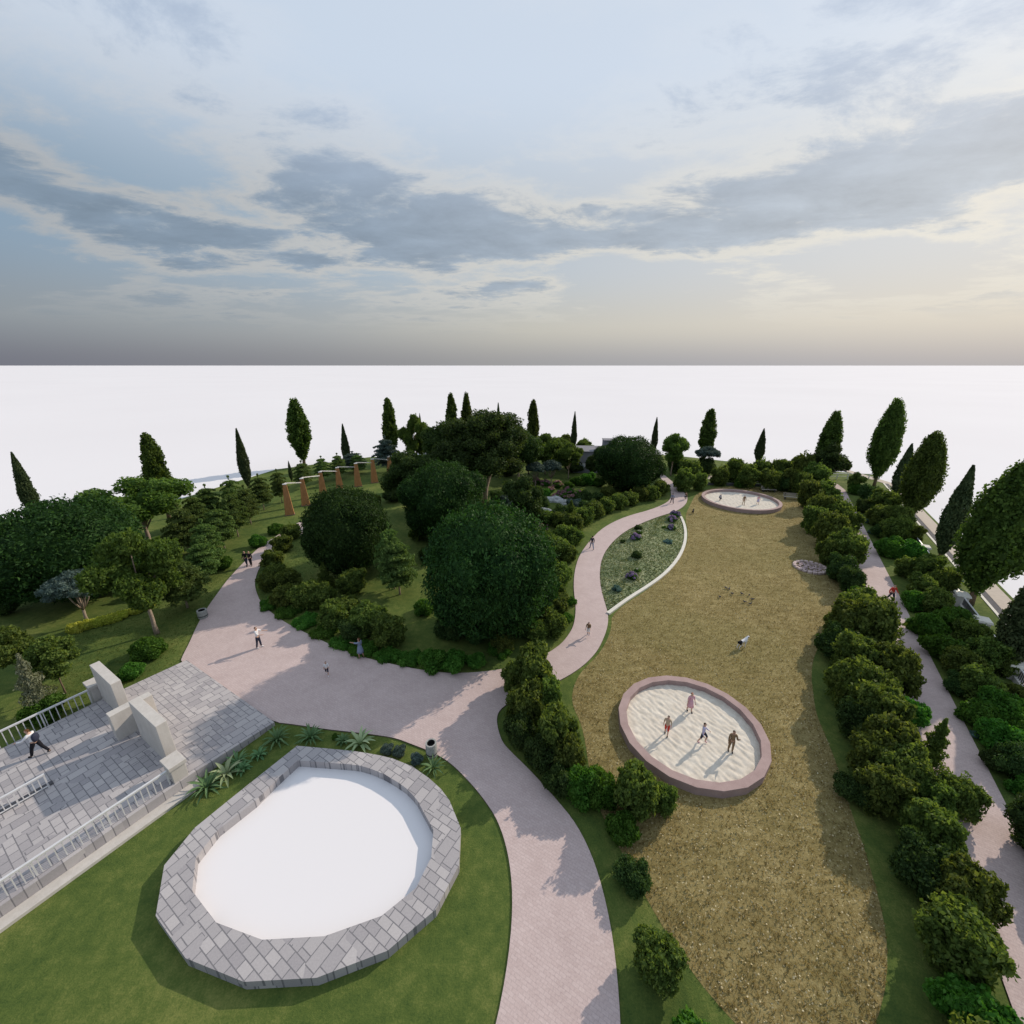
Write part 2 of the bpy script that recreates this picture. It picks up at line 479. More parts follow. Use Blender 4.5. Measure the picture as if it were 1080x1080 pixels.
class MB:
    """collects simple solids; build() makes ONE mesh"""
    def __init__(s):
        s.V = []
        s.F = []

    def add(s, vs, fs):
        o = len(s.V)
        s.V += [tuple(v) for v in vs]
        s.F += [tuple(i + o for i in f) for f in fs]

    def box(s, c, d, M=None, taper=1.0):
        x, y, z = (k / 2 for k in d)
        vs = []
        for sz in (-1, 1):
            k = taper if sz > 0 else 1.0
            for sx, sy in ((-1, -1), (1, -1), (1, 1), (-1, 1)):
                v = Vector((sx * x * k, sy * y * k, sz * z))
                if M:
                    v = M @ v
                vs.append(v + Vector(c))
        s.add(vs, [(3, 2, 1, 0), (4, 5, 6, 7), (0, 1, 5, 4), (1, 2, 6, 5), (2, 3, 7, 6), (3, 0, 4, 7)])

    def bar(s, a, b, r, n=6, r2=None):
        s.tube([a, b], [r, r if r2 is None else r2], n)

    def tube(s, P, R, n=7):
        P = [Vector(p) for p in P]
        o = len(s.V)
        k = len(P)
        for i, p in enumerate(P):
            t = (P[min(i + 1, k - 1)] - P[max(i - 1, 0)])
            t = t.normalized() if t.length > 1e-9 else Vector((0, 0, 1))
            a = t.cross(Vector((0.13, 0.9, 0.31)))
            if a.length < 1e-3:
                a = t.cross(Vector((1, 0, 0)))
            a.normalize()
            b = t.cross(a)
            for j in range(n):
                th = 2 * math.pi * j / n
                s.V.append(tuple(p + (a * math.cos(th) + b * math.sin(th)) * R[i]))
        for i in range(k - 1):
            for j in range(n):
                j2 = (j + 1) % n
                s.F.append((o + i * n + j, o + i * n + j2, o + (i + 1) * n + j2, o + (i + 1) * n + j))
        s.F.append(tuple(o + j for j in range(n))[::-1])
        s.F.append(tuple(o + (k - 1) * n + j for j in range(n)))

    def lathe(s, prof, n=20, c=(0, 0, 0), closed=False):
        o = len(s.V)
        for r, z in prof:
            for j in range(n):
                th = 2 * math.pi * j / n
                s.V.append((c[0] + r * math.cos(th), c[1] + r * math.sin(th), c[2] + z))
        k = len(prof)
        for i in range(k if closed else k - 1):
            i2 = (i + 1) % k
            for j in range(n):
                j2 = (j + 1) % n
                s.F.append((o + i * n + j, o + i * n + j2, o + i2 * n + j2, o + i2 * n + j))
        if not closed:
            s.F.append(tuple(o + j for j in range(n))[::-1])
            s.F.append(tuple(o + (k - 1) * n + j for j in range(n)))

    def ball(s, c, r, seg=8, M=None):
        rx, ry, rz = (r, r, r) if isinstance(r, (int, float)) else r
        o = len(s.V)
        rings = seg // 2 + 1
        for i in range(1, rings):
            ph = math.pi * i / rings
            for j in range(seg):
                th = 2 * math.pi * j / seg
                v = Vector((rx * math.sin(ph) * math.cos(th), ry * math.sin(ph) * math.sin(th), rz * math.cos(ph)))
                if M:
                    v = M @ v
                s.V.append(tuple(v + Vector(c)))
        tp = Vector((0, 0, rz))
        bt = Vector((0, 0, -rz))
        if M:
            tp = M @ tp
            bt = M @ bt
        s.V.append(tuple(tp + Vector(c)))
        s.V.append(tuple(bt + Vector(c)))
        T = len(s.V) - 2
        for i in range(rings - 2):
            for j in range(seg):
                j2 = (j + 1) % seg
                s.F.append((o + i * seg + j, o + (i + 1) * seg + j, o + (i + 1) * seg + j2, o + i * seg + j2))
        for j in range(seg):
            j2 = (j + 1) % seg
            s.F.append((T, o + j, o + j2))
            s.F.append((T + 1, o + (rings - 2) * seg + j2, o + (rings - 2) * seg + j))

    def mesh(s, name, m, smooth=False, bevel=0.0):
        me = bpy.data.meshes.new(name)
        me.from_pydata(s.V, [], s.F)
        me.materials.append(m)
        bm = bmesh.new()
        bm.from_mesh(me)
        bmesh.ops.recalc_face_normals(bm, faces=bm.faces)
        if bevel:
            es = [e for e in bm.edges if len(e.link_faces) == 2 and e.calc_face_angle(0) > 0.6]
            bmesh.ops.bevel(bm, geom=es, offset=bevel, segments=2, affect='EDGES', profile=0.6)
        if smooth:
            for f in bm.faces:
                f.smooth = True
        bm.to_mesh(me)
        bm.free()
        return me

    def build(s, name, m, parent=None, smooth=False, bevel=0.0, **kw):
        return obj(name, s.mesh(name, m, smooth, bevel), parent, **kw)


NEAR_EDGE = 2.0                              # where the laid-out park stops on the near side


def chaikin(P, k=1, closed=True):
    for _ in range(k):
        Q = []
        n = len(P)
        for i in range(n if closed else n - 1):
            a, b = P[i], P[(i + 1) % n]
            Q += [a * 0.75 + b * 0.25, a * 0.25 + b * 0.75]
        if not closed:
            Q = [P[0]] + Q + [P[-1]]
        P = Q
    return P


def slab(name, pts, z0, z1, mtop, mside=None, clip=True, solid=True, topz=None):
    bm = bmesh.new()
    vs = [bm.verts.new((p[0], p[1], z0)) for p in pts]
    f = bm.faces.new(vs)
    f.normal_update()
    if f.normal.z < 0:
        f.normal_flip()
    if solid:
        r = bmesh.ops.extrude_face_region(bm, geom=[f])
        for v in r['geom']:
            if isinstance(v, bmesh.types.BMVert):
                v.co.z = z1 if topz is None else topz(v.co)
    else:
        for v in bm.verts:
            v.co.z = z1
    if clip:
        r = bmesh.ops.bisect_plane(bm, geom=bm.verts[:] + bm.edges[:] + bm.faces[:], plane_co=(0, NEAR_EDGE, 0),
                                   plane_no=(0, -1, 0), clear_outer=True)
        if solid:
            be = [e for e in bm.edges if e.is_boundary]
            if be:
                bmesh.ops.holes_fill(bm, edges=be)
    bmesh.ops.recalc_face_normals(bm, faces=bm.faces)
    if not solid:
        for f in bm.faces:
            if f.normal.z < 0:
                f.normal_flip()
    me = bpy.data.meshes.new(name)
    me.materials.append(mtop)
    if mside:
        me.materials.append(mside)
        for f in bm.faces:
            if f.normal.z < 0.5:
                f.material_index = 1
    bmesh.ops.triangulate(bm, faces=[f for f in bm.faces if len(f.verts) > 4])
    bm.to_mesh(me)
    bm.free()
    return obj(name, me)


def px(L, z=0.0):
    return [at(u, v, z).to_2d() for u, v in L]


# ------------------------------------------------------------------ SETTING: ground, lawn, paths
g = MB()
S = 40000
g.add([(-S, -S, -0.08), (S, -S, -0.08), (S, S, -0.08), (-S, S, -0.08)], [(0, 1, 2, 3)])
tag(g.build('ground', WHITE), kind='structure')

V2 = lambda x, y: Vector((x, y))
lawn_pts = [V2(-90, 2), V2(-90, 36), V2(-74, 52), V2(-64, 56.5), V2(-53, 62), V2(-51, 71), V2(-48, 84), V2(-33, 96), V2(-14, 101), V2(18, 103),
            V2(38, 98), V2(56, 86), V2(70, 79.5), site(98, 19.2).to_2d(), site(28, 19.2).to_2d(), site(13, 19.2).to_2d()]
tag(slab('lawn', lawn_pts, -0.12, 0.0, LAWN, EDGE), kind='structure')

path_px = [(510, 843), (495, 825), (475, 805), (456, 794), (434, 785.6), (417, 779), (393, 775.4), (360, 771.7),
           (337, 769), (312, 765), (285, 762), (240, 730), (190, 700), (193, 692), (199.4, 680), (207.8, 660.7), (217, 644), (230, 625.6),
           (241, 610.7), (259.6, 591), (274, 577), (291, 566), (301, 560), (318, 549), (328, 557), (310, 569), (300, 574),
           (282, 585), (272.6, 601), (269, 612.6), (269, 621), (276, 638.5), (298.5, 656), (318, 666), (341, 677), (360, 685.6),
           (389.6, 696), (434, 705.5), (460, 709.5), (480, 711), (513.7, 709), (541.5, 704), (565, 697), (590, 682), (600, 670),
           (605.7, 659), (607.6, 640.7), (604.8, 622), (605.7, 603.7), (610.4, 587), (621.5, 571), (636, 556.5), (658.5, 545.4),
           (688, 537.5), (704.8, 530), (708.5, 523), (706, 514), (698, 506), (692, 500), (698, 499), (710, 509), (719, 517), (725.5, 524),
           (724, 532), (714, 539.5), (693.7, 545.4), (675, 552.8), (658.5, 561), (643.7, 574), (634.4, 589), (632.2, 605.5),
           (633.5, 620.4), (638, 637), (641.5, 648), (641, 662), (634, 680), (627, 691), (614, 704), (593.7, 717), (565, 730),
           (540, 740), (527, 749), (523, 760), (528.5, 782), (538, 793), (560, 814), (586, 843)]
path_w = chaikin(px(path_px) + [V2(*q) for q in ((3.0, 13.6), (3.55, 12), (3.75, 10), (3.6, 8), (3.2, 6), (2.6, 3), (-2.2, 3), (-1.4, 5.2), (-.6, 7), (-.1, 9), (.05, 10.8), (-.15, 12.4), (-.65, 13.8))], 2)
tag(slab('curved_path', path_w, -0.1, 0.07, PATH, EDGE), kind='structure')

rp = [site(s_, n_).to_2d() for s_, n_ in ((8, 12.86), (88, 12.86), (92, 12.2), (94, 10.0), (91, 9.0), (88, 10.1), (8, 10.1))]
tag(slab('straight_path', rp, -0.1, 0.05, PATH, EDGE), kind='structure')

# pavement outside the planting: kerb strip, tan walk, thin verge
for nm, n0, n1, z1, m_ in (('kerb_line', 19.2, 19.42, 0.06, CURB), ('kerb', 19.42, 19.95, 0.03, ASPH),
                           ('pavement', 19.95, 21.3, 0.05, TAN), ('verge', 21.3, 21.6, 0.04, LAWN)):
    pts = [site(10, n0).to_2d(), site(97, n0).to_2d(), site(97, n1).to_2d(), site(10, n1).to_2d()]
    tag(slab(nm, pts, -0.3, z1, m_, m_), kind='structure')
far = [at(738, 505).to_2d(), at(800, 508.5).to_2d(), at(868, 513).to_2d(), at(868, 508).to_2d(), at(800, 504.5).to_2d(), at(738, 501.5).to_2d()]
tag(slab('far_pavement', far, -0.1, 0.05, TAN, EDGE), kind='structure')
farw = [site(97, 19.4).to_2d(), site(97, 21.3).to_2d(), V2(68, 84.5), V2(56, 89.5), V2(55.5, 87.8), V2(66.5, 82.6)]
tag(slab('end_pavement', farw, -0.3, 0.045, TAN, TAN), kind='structure')

meadow_px = [(735, 519), (760, 513), (800, 513), (840, 521), (848, 533), (856, 550), (866, 568), (880, 592), (889, 615), (890, 640),
             (878, 664), (861, 684), (855, 708), (858, 735), (861, 754), (874, 784), (885, 813), (893, 843), 'X', (626, 843), (620, 800), (614, 765), (603, 743), (604, 726), (612, 709), (627, 695), (637, 682), (645, 664), (645, 646),
             (690, 618), (718, 589), (727, 566), (722, 545), (728, 532)]
k_ = meadow_px.index('X')
meadow_w = px(meadow_px[:k_]) + [V2(*q) for q in ((15.2, 12), (13.6, 9), (11, 6.8), (8.2, 6.4), (6.6, 8), (5.6, 10), (4.8, 12.4))] + px(meadow_px[k_ + 1:])
tag(slab('meadow', chaikin(meadow_w, 2), 0, 0.006, MEADOW, None, solid=False), kind='structure')

lens_px = [(714, 541), (700, 544.4), (693.7, 546), (675, 553.2), (658.5, 561.5), (644, 574.5), (634.7, 589), (632.6, 605.5),
           (634, 620.4), (638.5, 637), (642, 646), (662, 631.8), (684.4, 617.8), (703, 604), (716, 588.5), (722.4, 574), (723.3, 561),
           (720.5, 550)]
LW = px(lens_px)
LC = sum(LW, Vector((0, 0))) / len(LW)
bed = chaikin(LW, 2)
bm = bmesh.new()                                # gently mounded planting bed
rings = [[bm.verts.new((LC[0] + (p[0] - LC[0]) * k, LC[1] + (p[1] - LC[1]) * k, 0.04 + 0.42 * (1 - k * k))) for p in bed] for k in
         (1.0, .86, .7, .5, .28)]
cv = bm.verts.new((LC[0], LC[1], 0.46))
nb = len(bed)
for a, b in zip(rings, rings[1:]):
    for i in range(nb):
        bm.faces.new((a[i], a[(i + 1) % nb], b[(i + 1) % nb], b[i]))
for i in range(nb):
    bm.faces.new((rings[-1][i], rings[-1][(i + 1) % nb], cv))
bmesh.ops.recalc_face_normals(bm, faces=bm.faces)
for f in bm.faces:
    f.smooth = True
    if f.normal.z < 0:
        f.normal_flip()
me = bpy.data.meshes.new('planting_bed')
bm.to_mesh(me)
bm.free()
me.materials.append(GRAVEL)
tag(obj('planting_bed', me), kind='structure')


def strip(name, line, wd, z0, z1, m_, parent=None):
    """kerb following a line of 2-D points"""
    n = len(line)
    Lf, Rt = [], []
    for i, p in enumerate(line):
        t = (line[min(i + 1, n - 1)] - line[max(i - 1, 0)]).normalized()
        nn = Vector((-t.y, t.x)) * wd / 2
        Lf.append(p + nn)
        Rt.append(p - nn)
    return slab(name, Lf + Rt[::-1], z0, z1, m_, m_)


cl_px = [(641, 648), (662, 632.4), (684.4, 618.5), (703, 604.6), (716, 589), (722.4, 574), (723.3, 561), (720.5, 550), (715, 541)]
o = strip('curved_kerb', chaikin(px(cl_px), 2, False), 0.32, -0.05, 0.16, CURB)
tag(o, 'white curved kerb along the meadow side of the planted bed', 'kerb')

# raised paved terrace at the left, sloping down to the path
TN0, TN1, TS1 = -32.3, -21.9, 9.35


def tz(co):
    s_ = .516 * co[0] + .856 * co[1]
    return 0.62 if s_ < 5.2 else 0.62 - (s_ - 5.2) / (TS1 - 5.2) * 0.36


tp = [site(-18, TN0), site(5.2, TN0), site(TS1, TN0 - 0.3), site(TS1, TN1), site(5.2, TN1), site(-18, TN1)]
tag(slab('terrace', [p.to_2d() for p in tp], -0.1, 0.62, PAVER, PAVER, topz=tz), kind='structure')
lg = [site(-18, TN1 + .01), site(5.3, TN1 + .01), site(5.3, TN1 + 0.55), site(-18, TN1 + 0.55)]
tag(slab('terrace_ledge', [p.to_2d() for p in lg], -0.1, 0.14, CONC, CONC), kind='structure')
lg = [site(-18, TN0 - .01), site(4.2, TN0 - .01), site(4.2, TN0 - 0.35), site(-18, TN0 - 0.35)]
tag(slab('terrace_edge', [p.to_2d() for p in lg], -0.1, 0.3, ASPH, ASPH), kind='structure')


# ------------------------------------------------------------------ gate walls on the terrace
def sbox(s0, s1, n0, n1, z0, z1, name, m_, bevel=0.02, parent=None):
    mb = MB()
    c = site((s0 + s1) / 2, (n0 + n1) / 2)
    mb.box((0, 0, (z1 - z0) / 2), (s1 - s0, n1 - n0, z1 - z0))
    me_ = mb.mesh(name, m_, bevel=bevel)
    return obj(name, me_, parent, loc=(c.x, c.y, z0), rz=SITE_ROT)


o = sbox(4.78, 5.24, -32.4, -29.2, 0.6, 3.08, 'gate_wall', CONC)
tag(o, 'tall concrete gate wall panel farther from the pool, beside the lawn', 'wall', 'concrete gate walls on the terrace')
o = sbox(4.78, 5.26, -26.75, -23.5, 0.6, 3.10, 'gate_wall', CONC)
tag(o, 'tall concrete gate wall panel nearer the pool with a low pillar at its end', 'wall', 'concrete gate walls on the terrace')
cw = thing('cross_wall', 'lower concrete cross wall with notched top standing between the two tall gate panels', 'wall', site(5.0, -27.75, 0.6), SITE_ROT)
mb = MB()
mb.box((-0.02, 0, 0.85), (1.9, 0.5, 1.7))
mb.build('wall_block', CONC, cw, bevel=0.02)
mb = MB()
mb.box((0.45, -0.62, 0.75), (0.16, 0.70, 1.5))
mb.build('planter_side', CONC, cw, bevel=0.02)
for nm, n0, lab in ((0, -22.85, 'low capped concrete pillar at the pool end of the gate'),
                    (1, -33.35, 'low capped concrete pillar at the lawn end of the gate')):
    pl = thing('end_pillar', lab, 'pillar', site(4.75, n0 + 0.45, 0), SITE_ROT, 'low pillars at the gate ends')
    mb = MB()
    mb.box((0, 0, 0.72), (0.62, 0.86, 1.44))
    mb.build('shaft', CONC, pl, bevel=0.02)
    mb = MB()
    mb.box((0, 0, 1.55), (0.74, 0.98, 0.22))
    mb.build('cap', CONC, pl, bevel=0.02)


def railing(name, label, s0, s1, n, z0, z1, m_, step=0.28, post=2.2, group=None):
    t = thing(name, label, 'railing', site(s0, n, 0), SITE_ROT, group)
    L = s1 - s0
    mb = MB()
    mb.box((L / 2, 0, z1), (L, 0.11, 0.08))
    mb.build('top_rail', m_, t)
    mb = MB()
    mb.box((L / 2, 0, z0 + 0.12), (L, 0.05, 0.04))
    mb.build('bottom_rail', m_, t)
    mb = MB()
    k = int(L / step)
    for i in range(1, k):
        mb.box((i * step, 0, (z0 + z1) / 2), (0.038, 0.038, z1 - z0 - 0.2))
    mb.build('balusters', m_, t)
    k = max(1, round(L / post))
    for i in range(k + 1):
        mb = MB()
        mb.box((min(max(i * L / k, 0.04), L - 0.04), 0, (z0 + z1) / 2), (0.06, 0.06, z1 - z0))
        mb.build('post', m_, t)
    return t


railing('terrace_railing', 'light metal railing along the lawn side of the raised terrace', -8.0, 4.35, -32.5, 0.28, 1.5, STEEL,
        0.26, 2.1, 'terrace railings')
railing('terrace_railing', 'light metal railing on the pool side of the raised terrace', -14.0, 4.35, -22.15, 0.14, 1.45, STEEL, 0.24, 2.2,
        'terrace railings')
railing('stair_railing', 'metal railing standing in the middle of the raised terrace', -5.0, 1.25, -27.0, 0.62, 1.45, STEEL, 0.2, 1.0)
o = sbox(-5.0, 1.4, -27.35, -27.1, 0.60, 0.68, 'opening_shade_strip', ASPH, 0.0)  # shade of the stair opening put in as a dark strip below the rail
tag(o, 'dark low strip painted as the shaded opening beneath the railing in the middle of the terrace', 'kerb')

# ------------------------------------------------------------------ pool wall at the bottom
po_px = [(241, 844), (277, 815.3), (313.3, 786.5), (341, 789), (372.6, 792), (386, 794), (400, 796.5), (413.7, 799.8), (434, 807.8),
         (452.6, 820.7), (465, 832), (474, 844)]
pi_px = [(270, 844), (292, 822), (314, 802), (341, 804), (368, 806), (380, 807.5), (392, 811), (406, 817), (418, 824),
         (428, 831), (435, 838), (440, 844)]
outer = px(po_px, 0.45) + [V2(*q) for q in ((-2.3, 13.2), (-2.2, 11.7), (-2.9, 10.2), (-4.4, 9.0), (-6.6, 8.3), (-9.0, 8.2), (-11.4, 8.8), (-13.4, 10.0), (-14.4, 11.7), (-14.2, 13.2))]
inner = px(pi_px, 0.45) + [V2(*q) for q in ((-3.5, 13.1), (-3.4, 12.0), (-3.8, 10.9), (-4.9, 10.0), (-6.8, 9.4), (-9.0, 9.3), (-11.0, 9.8), (-12.6, 10.8), (-13.3, 12.0), (-13.1, 13.1))]
bm = bmesh.new()
n_ = len(outer)
lay = []
for zlev, line in ((0.45, outer), (0.45, inner), (-0.07, inner), (-0.07, outer)):
    lay.append([bm.verts.new((p[0], p[1], zlev)) for p in line])
for a, b in ((0, 1), (1, 2), (3, 0), (2, 3)):
    for i in range(n_):
        j = (i + 1) % n_
        bm.faces.new((lay[a][i], lay[a][j], lay[b][j], lay[b][i]))
bmesh.ops.recalc_face_normals(bm, faces=bm.faces)
me = bpy.data.meshes.new('pool_wall')
bm.to_mesh(me)
bm.free()
me.materials.append(PAVER)
tag(obj('pool_wall', me), 'low paver-topped stone wall curving round the white pool basin', 'wall')
basin = px(pi_px, -0.0)
basin = [Vector((p[0], p[1])) for p in inner]
cb = sum(basin, Vector((0, 0))) / len(basin)
tag(slab('pool_basin', basin, 0.0, 0.02, WHITE, None, solid=False), kind='structure')


# ------------------------------------------------------------------ round sandpits
def sandpit(c, ro, label, wd=0.46, hgt=0.5, seg=20, seed=1):
    t = thing('sandpit', label, 'sandpit', (c[0], c[1], 0), group='round walled sandpits')
    mb = MB()
    mb.lathe([(ro, 0.0), (ro, hgt), (ro - wd, hgt), (ro - wd, 0.0)], seg, closed=True)
    mb.build('ring_wall', RINGM, t, bevel=0.015)
    r = ro - wd * 0.95
    k = int(r / 0.06)
    rng = np.random.default_rng(seed)
    xs = np.linspace(-r, r, 2 * k + 1)
    X, Y = np.meshgrid(xs, xs, indexing='ij')
    a = 0.62
    U = X * math.cos(a) + Y * math.sin(a)
    Vv = -X * math.sin(a) + Y * math.cos(a)
    Z = np.zeros_like(X)
    for i in range(26):
        th = rng.normal(0, 0.6) if i % 3 else rng.uniform(0, 3.14)
        fr = rng.uniform(11, 30)
        Z += np.sin(fr * (U * math.cos(th) + Vv * math.sin(th) * 0.7) + rng.uniform(0, 7)) * 1.15 / fr
    Z = 0.15 + Z * 0.055
    Z = np.where(Z > 0.16, 0.16 + (Z - 0.16) * 0.5, Z)
    Vt = np.stack([X.ravel(), Y.ravel(), Z.ravel()], 1)
    m2 = 2 * k + 1
    I = np.arange(m2 * m2).reshape(m2, m2)
    Q = np.stack([I[:-1, :-1].ravel(), I[1:, :-1].ravel(), I[1:, 1:].ravel(), I[:-1, 1:].ravel()], 1)
    cen = Vt[Q].mean(1)
    Q = Q[np.hypot(cen[:, 0], cen[:, 1]) < r + 0.02]
    obj('sand', arr_mesh('sand', Vt, Q, None, SAND, True), t)
    return t


PIT = (10.28, 18.92)
PIT2 = (35.3, 62.2)
sandpit(PIT, 4.05, 'large round sandpit near the camera with a pinkish stone rim and four figures in it')
sandpit(PIT2, 5.55, 'round sandpit at the far end of the meadow with small figures in it', 0.42, 0.55, 40, 5)


# ------------------------------------------------------------------ foliage generators
def unit(v):
    return v / np.maximum(np.linalg.norm(v, axis=1, keepdims=True), 1e-9)


def leaf_arrays(P, Nrm, size, asp, rng, up=0.0, bend=0.25):
    n = len(P)
    m = unit(Nrm * 0.8 + rng.normal(size=(n, 3)) * 0.85)
    a = np.cross(m, rng.normal(size=(n, 3)))
    a[:, 2] += up
    a = unit(a)
    wv = unit(np.cross(a, m))
    m = np.cross(wv, a)
    s = size * rng.uniform(0.6, 1.35, (n, 1))
    b = P - a * s * 0.5
    tpt = P + a * s * 0.5 - m * s * bend * 0.3
    l = P + wv * s * asp * 0.5 + m * s * bend * 0.4
    r = P - wv * s * asp * 0.5 + m * s * bend * 0.4
    V = np.stack([b, r, tpt, l], 1).reshape(-1, 3)
    Q = np.arange(n * 4).reshape(n, 4)
    return V, Q


def lobes_points(lobes, n, rng, shell=0.3, lump=0.1, freq=3.0, zmin=-1.0):
    C = np.array([l[0] for l in lobes], float)
    R = np.array([l[1] for l in lobes], float)
    wgt = (R[:, 0] * R[:, 1] + R[:, 0] * R[:, 2] + R[:, 1] * R[:, 2])
    k = rng.choice(len(lobes), size=int(n * 1.5), p=wgt / wgt.sum())
    d = unit(rng.normal(size=(len(k), 3)))
    fr = 1 - shell * rng.random(len(k)) ** 1.6 + 0.11 * rng.random(len(k)) ** 5
    ph = rng.uniform(0, 6, 9)
    lp = (np.sin(freq * d[:, 0] * 2 + ph[0] + k) * np.sin(freq * d[:, 1] * 2 + ph[1] + 2 * k) + np.sin(freq * d[:, 2] * 2.3 + ph[2])
          * np.sin(freq * 1.7 * d[:, 0] + ph[3]) + 0.7 * np.sin(freq * 4 * d[:, 1] + ph[4]) * np.sin(freq * 4 * d[:, 2] + ph[5]))
    fr = fr * (1 + lump * lp)
    P = C[k] + d * R[k] * fr[:, None]
    keep = P[:, 2] > zmin
    for i in range(len(lobes)):
        q = ((P - C[i]) / R[i])
        keep &= ~(((q ** 2).sum(1) < 0.5) & (k != i))
    P, d, k = P[keep][:n], d[keep][:n], k[keep][:n]
    return P, unit(d / R[k] * R[k].mean())


def core_arrays(lobes, f=0.74, seg=10):
    mb = MB()
    for c, r in lobes:
        mb.ball(c, tuple(x * f for x in r), seg)
    return mb


def foliage_mesh(name, m, lobes, n, size, asp=0.6, seed=0, shell=0.3, lump=0.1, core=0.72, up=0.0, zmin=0.02, freq=3.0, coref=10):
    rng = np.random.default_rng(seed)
    P, N = lobes_points(lobes, n, rng, shell, lump, freq, zmin)
    V, Q = leaf_arrays(P, N, size, asp, rng, up)
    tr = None
    if core:
        mb = core_arrays(lobes, core, coref)
        off = len(V)
        cv_ = np.array(mb.V)
        cv_[:, 2] = np.maximum(cv_[:, 2], zmin * 0.5)
        q4 = [f for f in mb.F if len(f) == 4]
        q3 = [f for f in mb.F if len(f) == 3]
        V = np.concatenate([V, cv_])
        Q = np.concatenate([Q, np.array(q4) + off])
        tr = np.array(q3) + off
    return arr_mesh(name, V, Q, tr, m)


def trunk_mesh(h, r, branches, rng, m=BARK, lean=0.04, r_top=0.45, split=0.0):
    mb = MB()
    base = Vector((0, 0, -0.05))
    P = [base]
    R = [r * 1.35]
    k = 5
    for i in range(1, k + 1):
        z = h * i / k
        P.append(Vector((rng.normal(0, lean) * h * 0.3, rng.normal(0, lean) * h * 0.3, z)))
        R.append(r * (1 - (1 - r_top) * i / k))
    mb.tube(P, R, 8)
    for (zf, tip) in branches:
        st = P[0].lerp(P[-1], zf) if zf < 1 else P[-1]
        i = min(int(zf * k), k - 1)
        st = P[i].lerp(P[i + 1], zf * k - i) if zf < 1 else P[-1]
        tip = Vector(tip)
        midp = st.lerp(tip, 0.5) + Vector((rng.normal(0, .12), rng.normal(0, .12), 0.10 * (tip - st).length))
        r0 = R[min(i, k)] * 0.62
        mb.tube([st, midp, tip], [r0, r0 * 0.6, r0 * 0.2], 6)
    return mb.mesh('trunk', m, True)


TEMPL = {}


def template(kind, var, r0, h0, crown, trunk=None):
    TEMPL.setdefault(kind, []).append((r0, h0, crown, trunk))


def rnd_lobes(rng, n, R, zc, rz, lr, zr=None, inner=0.62):
    out = []
    for i in range(n):
        th = 2 * math.pi * (i + rng.uniform(-.3, .3)) / n * 2.618
        rr = R * inner * math.sqrt(rng.uniform(0.15, 1))
        z = zc + rz * rng.uniform(-1, 1) * math.sqrt(max(0.0, 1 - (rr / R) ** 2))
        l = lr * rng.uniform(0.75, 1.2)
        out.append(((rr * math.cos(th), rr * math.sin(th), z), (l, l, l * (zr or 0.85))))
    return out


# ball-shaped dense trees
for v_ in range(3):
    rng = np.random.default_rng(10 + v_)
    lob = [((0, 0, 5.0), (5.1, 5.1, 4.6))] + rnd_lobes(rng, 14, 5.2, 5.0, 3.4, 1.75, 0.85, 0.82)
    cm = foliage_mesh('crown', L_BALL, lob, 42000, 0.30, 0.42, 10 + v_, 0.18, 0.05, 0.84, 0.2, 0.25, 3.3, 20)
    tm = trunk_mesh(2.6, 0.32, [(0.9, (1.2, .5, 3.6)), (0.9, (-1, .6, 3.6)), (.9, (.1, -1.2, 3.5))], rng)
    template('ball', v_, 5.5, 9.7, cm, tm)


def column_mesh(name, m, h, zb, R, prof, n, size, asp, seed, lump, up, core=True):
    rng = np.random.default_rng(seed)
    t = rng.random(n) ** 0.92
    rad = np.array([prof(x) for x in t])
    keepp = rng.random(n) < (0.25 + 0.75 * rad / rad.max())
    t, rad = t[keepp], rad[keepp]
    n2 = len(t)
    th = rng.uniform(0, 2 * math.pi, n2)
    ph = rng.uniform(0, 6, 6)
    lp = 0.8 * np.sin(2 * th + t * 7 + ph[0]) * np.sin(t * 17 + ph[1] + 1.5 * np.sin(th + ph[2])) + 0.55 * np.sin(4 * th - t * 21 + ph[3]) * np.sin(t * 37 + ph[4]) + 0.35 * np.sin(7 * th + t * 50 + ph[5])
    fr = (1 - 0.35 * rng.random(n2) ** 1.7 + 0.14 * rng.random(n2) ** 5) * (1 + lump * lp)
    r = R * rad * fr
    P = np.stack([r * np.cos(th), r * np.sin(th), zb + t * (h - zb)], 1)
    N = np.stack([np.cos(th), np.sin(th), np.full(n2, 0.25)], 1)
    V, Q = leaf_arrays(P, unit(N), size, asp, rng, up)
    mb = MB()
    pr = [(max(0.02, R * prof(x) * 0.55), zb + (0.03 + x * 0.94) * (h - zb)) for x in np.linspace(0.02, 0.97, 14)]
    mb.lathe(pr, 10)
    off = len(V)
    V = np.concatenate([V, np.array(mb.V)])
    Q = np.concatenate([Q, np.array([f for f in mb.F if len(f) == 4]) + off])
    return arr_mesh(name, V, Q, None, m)


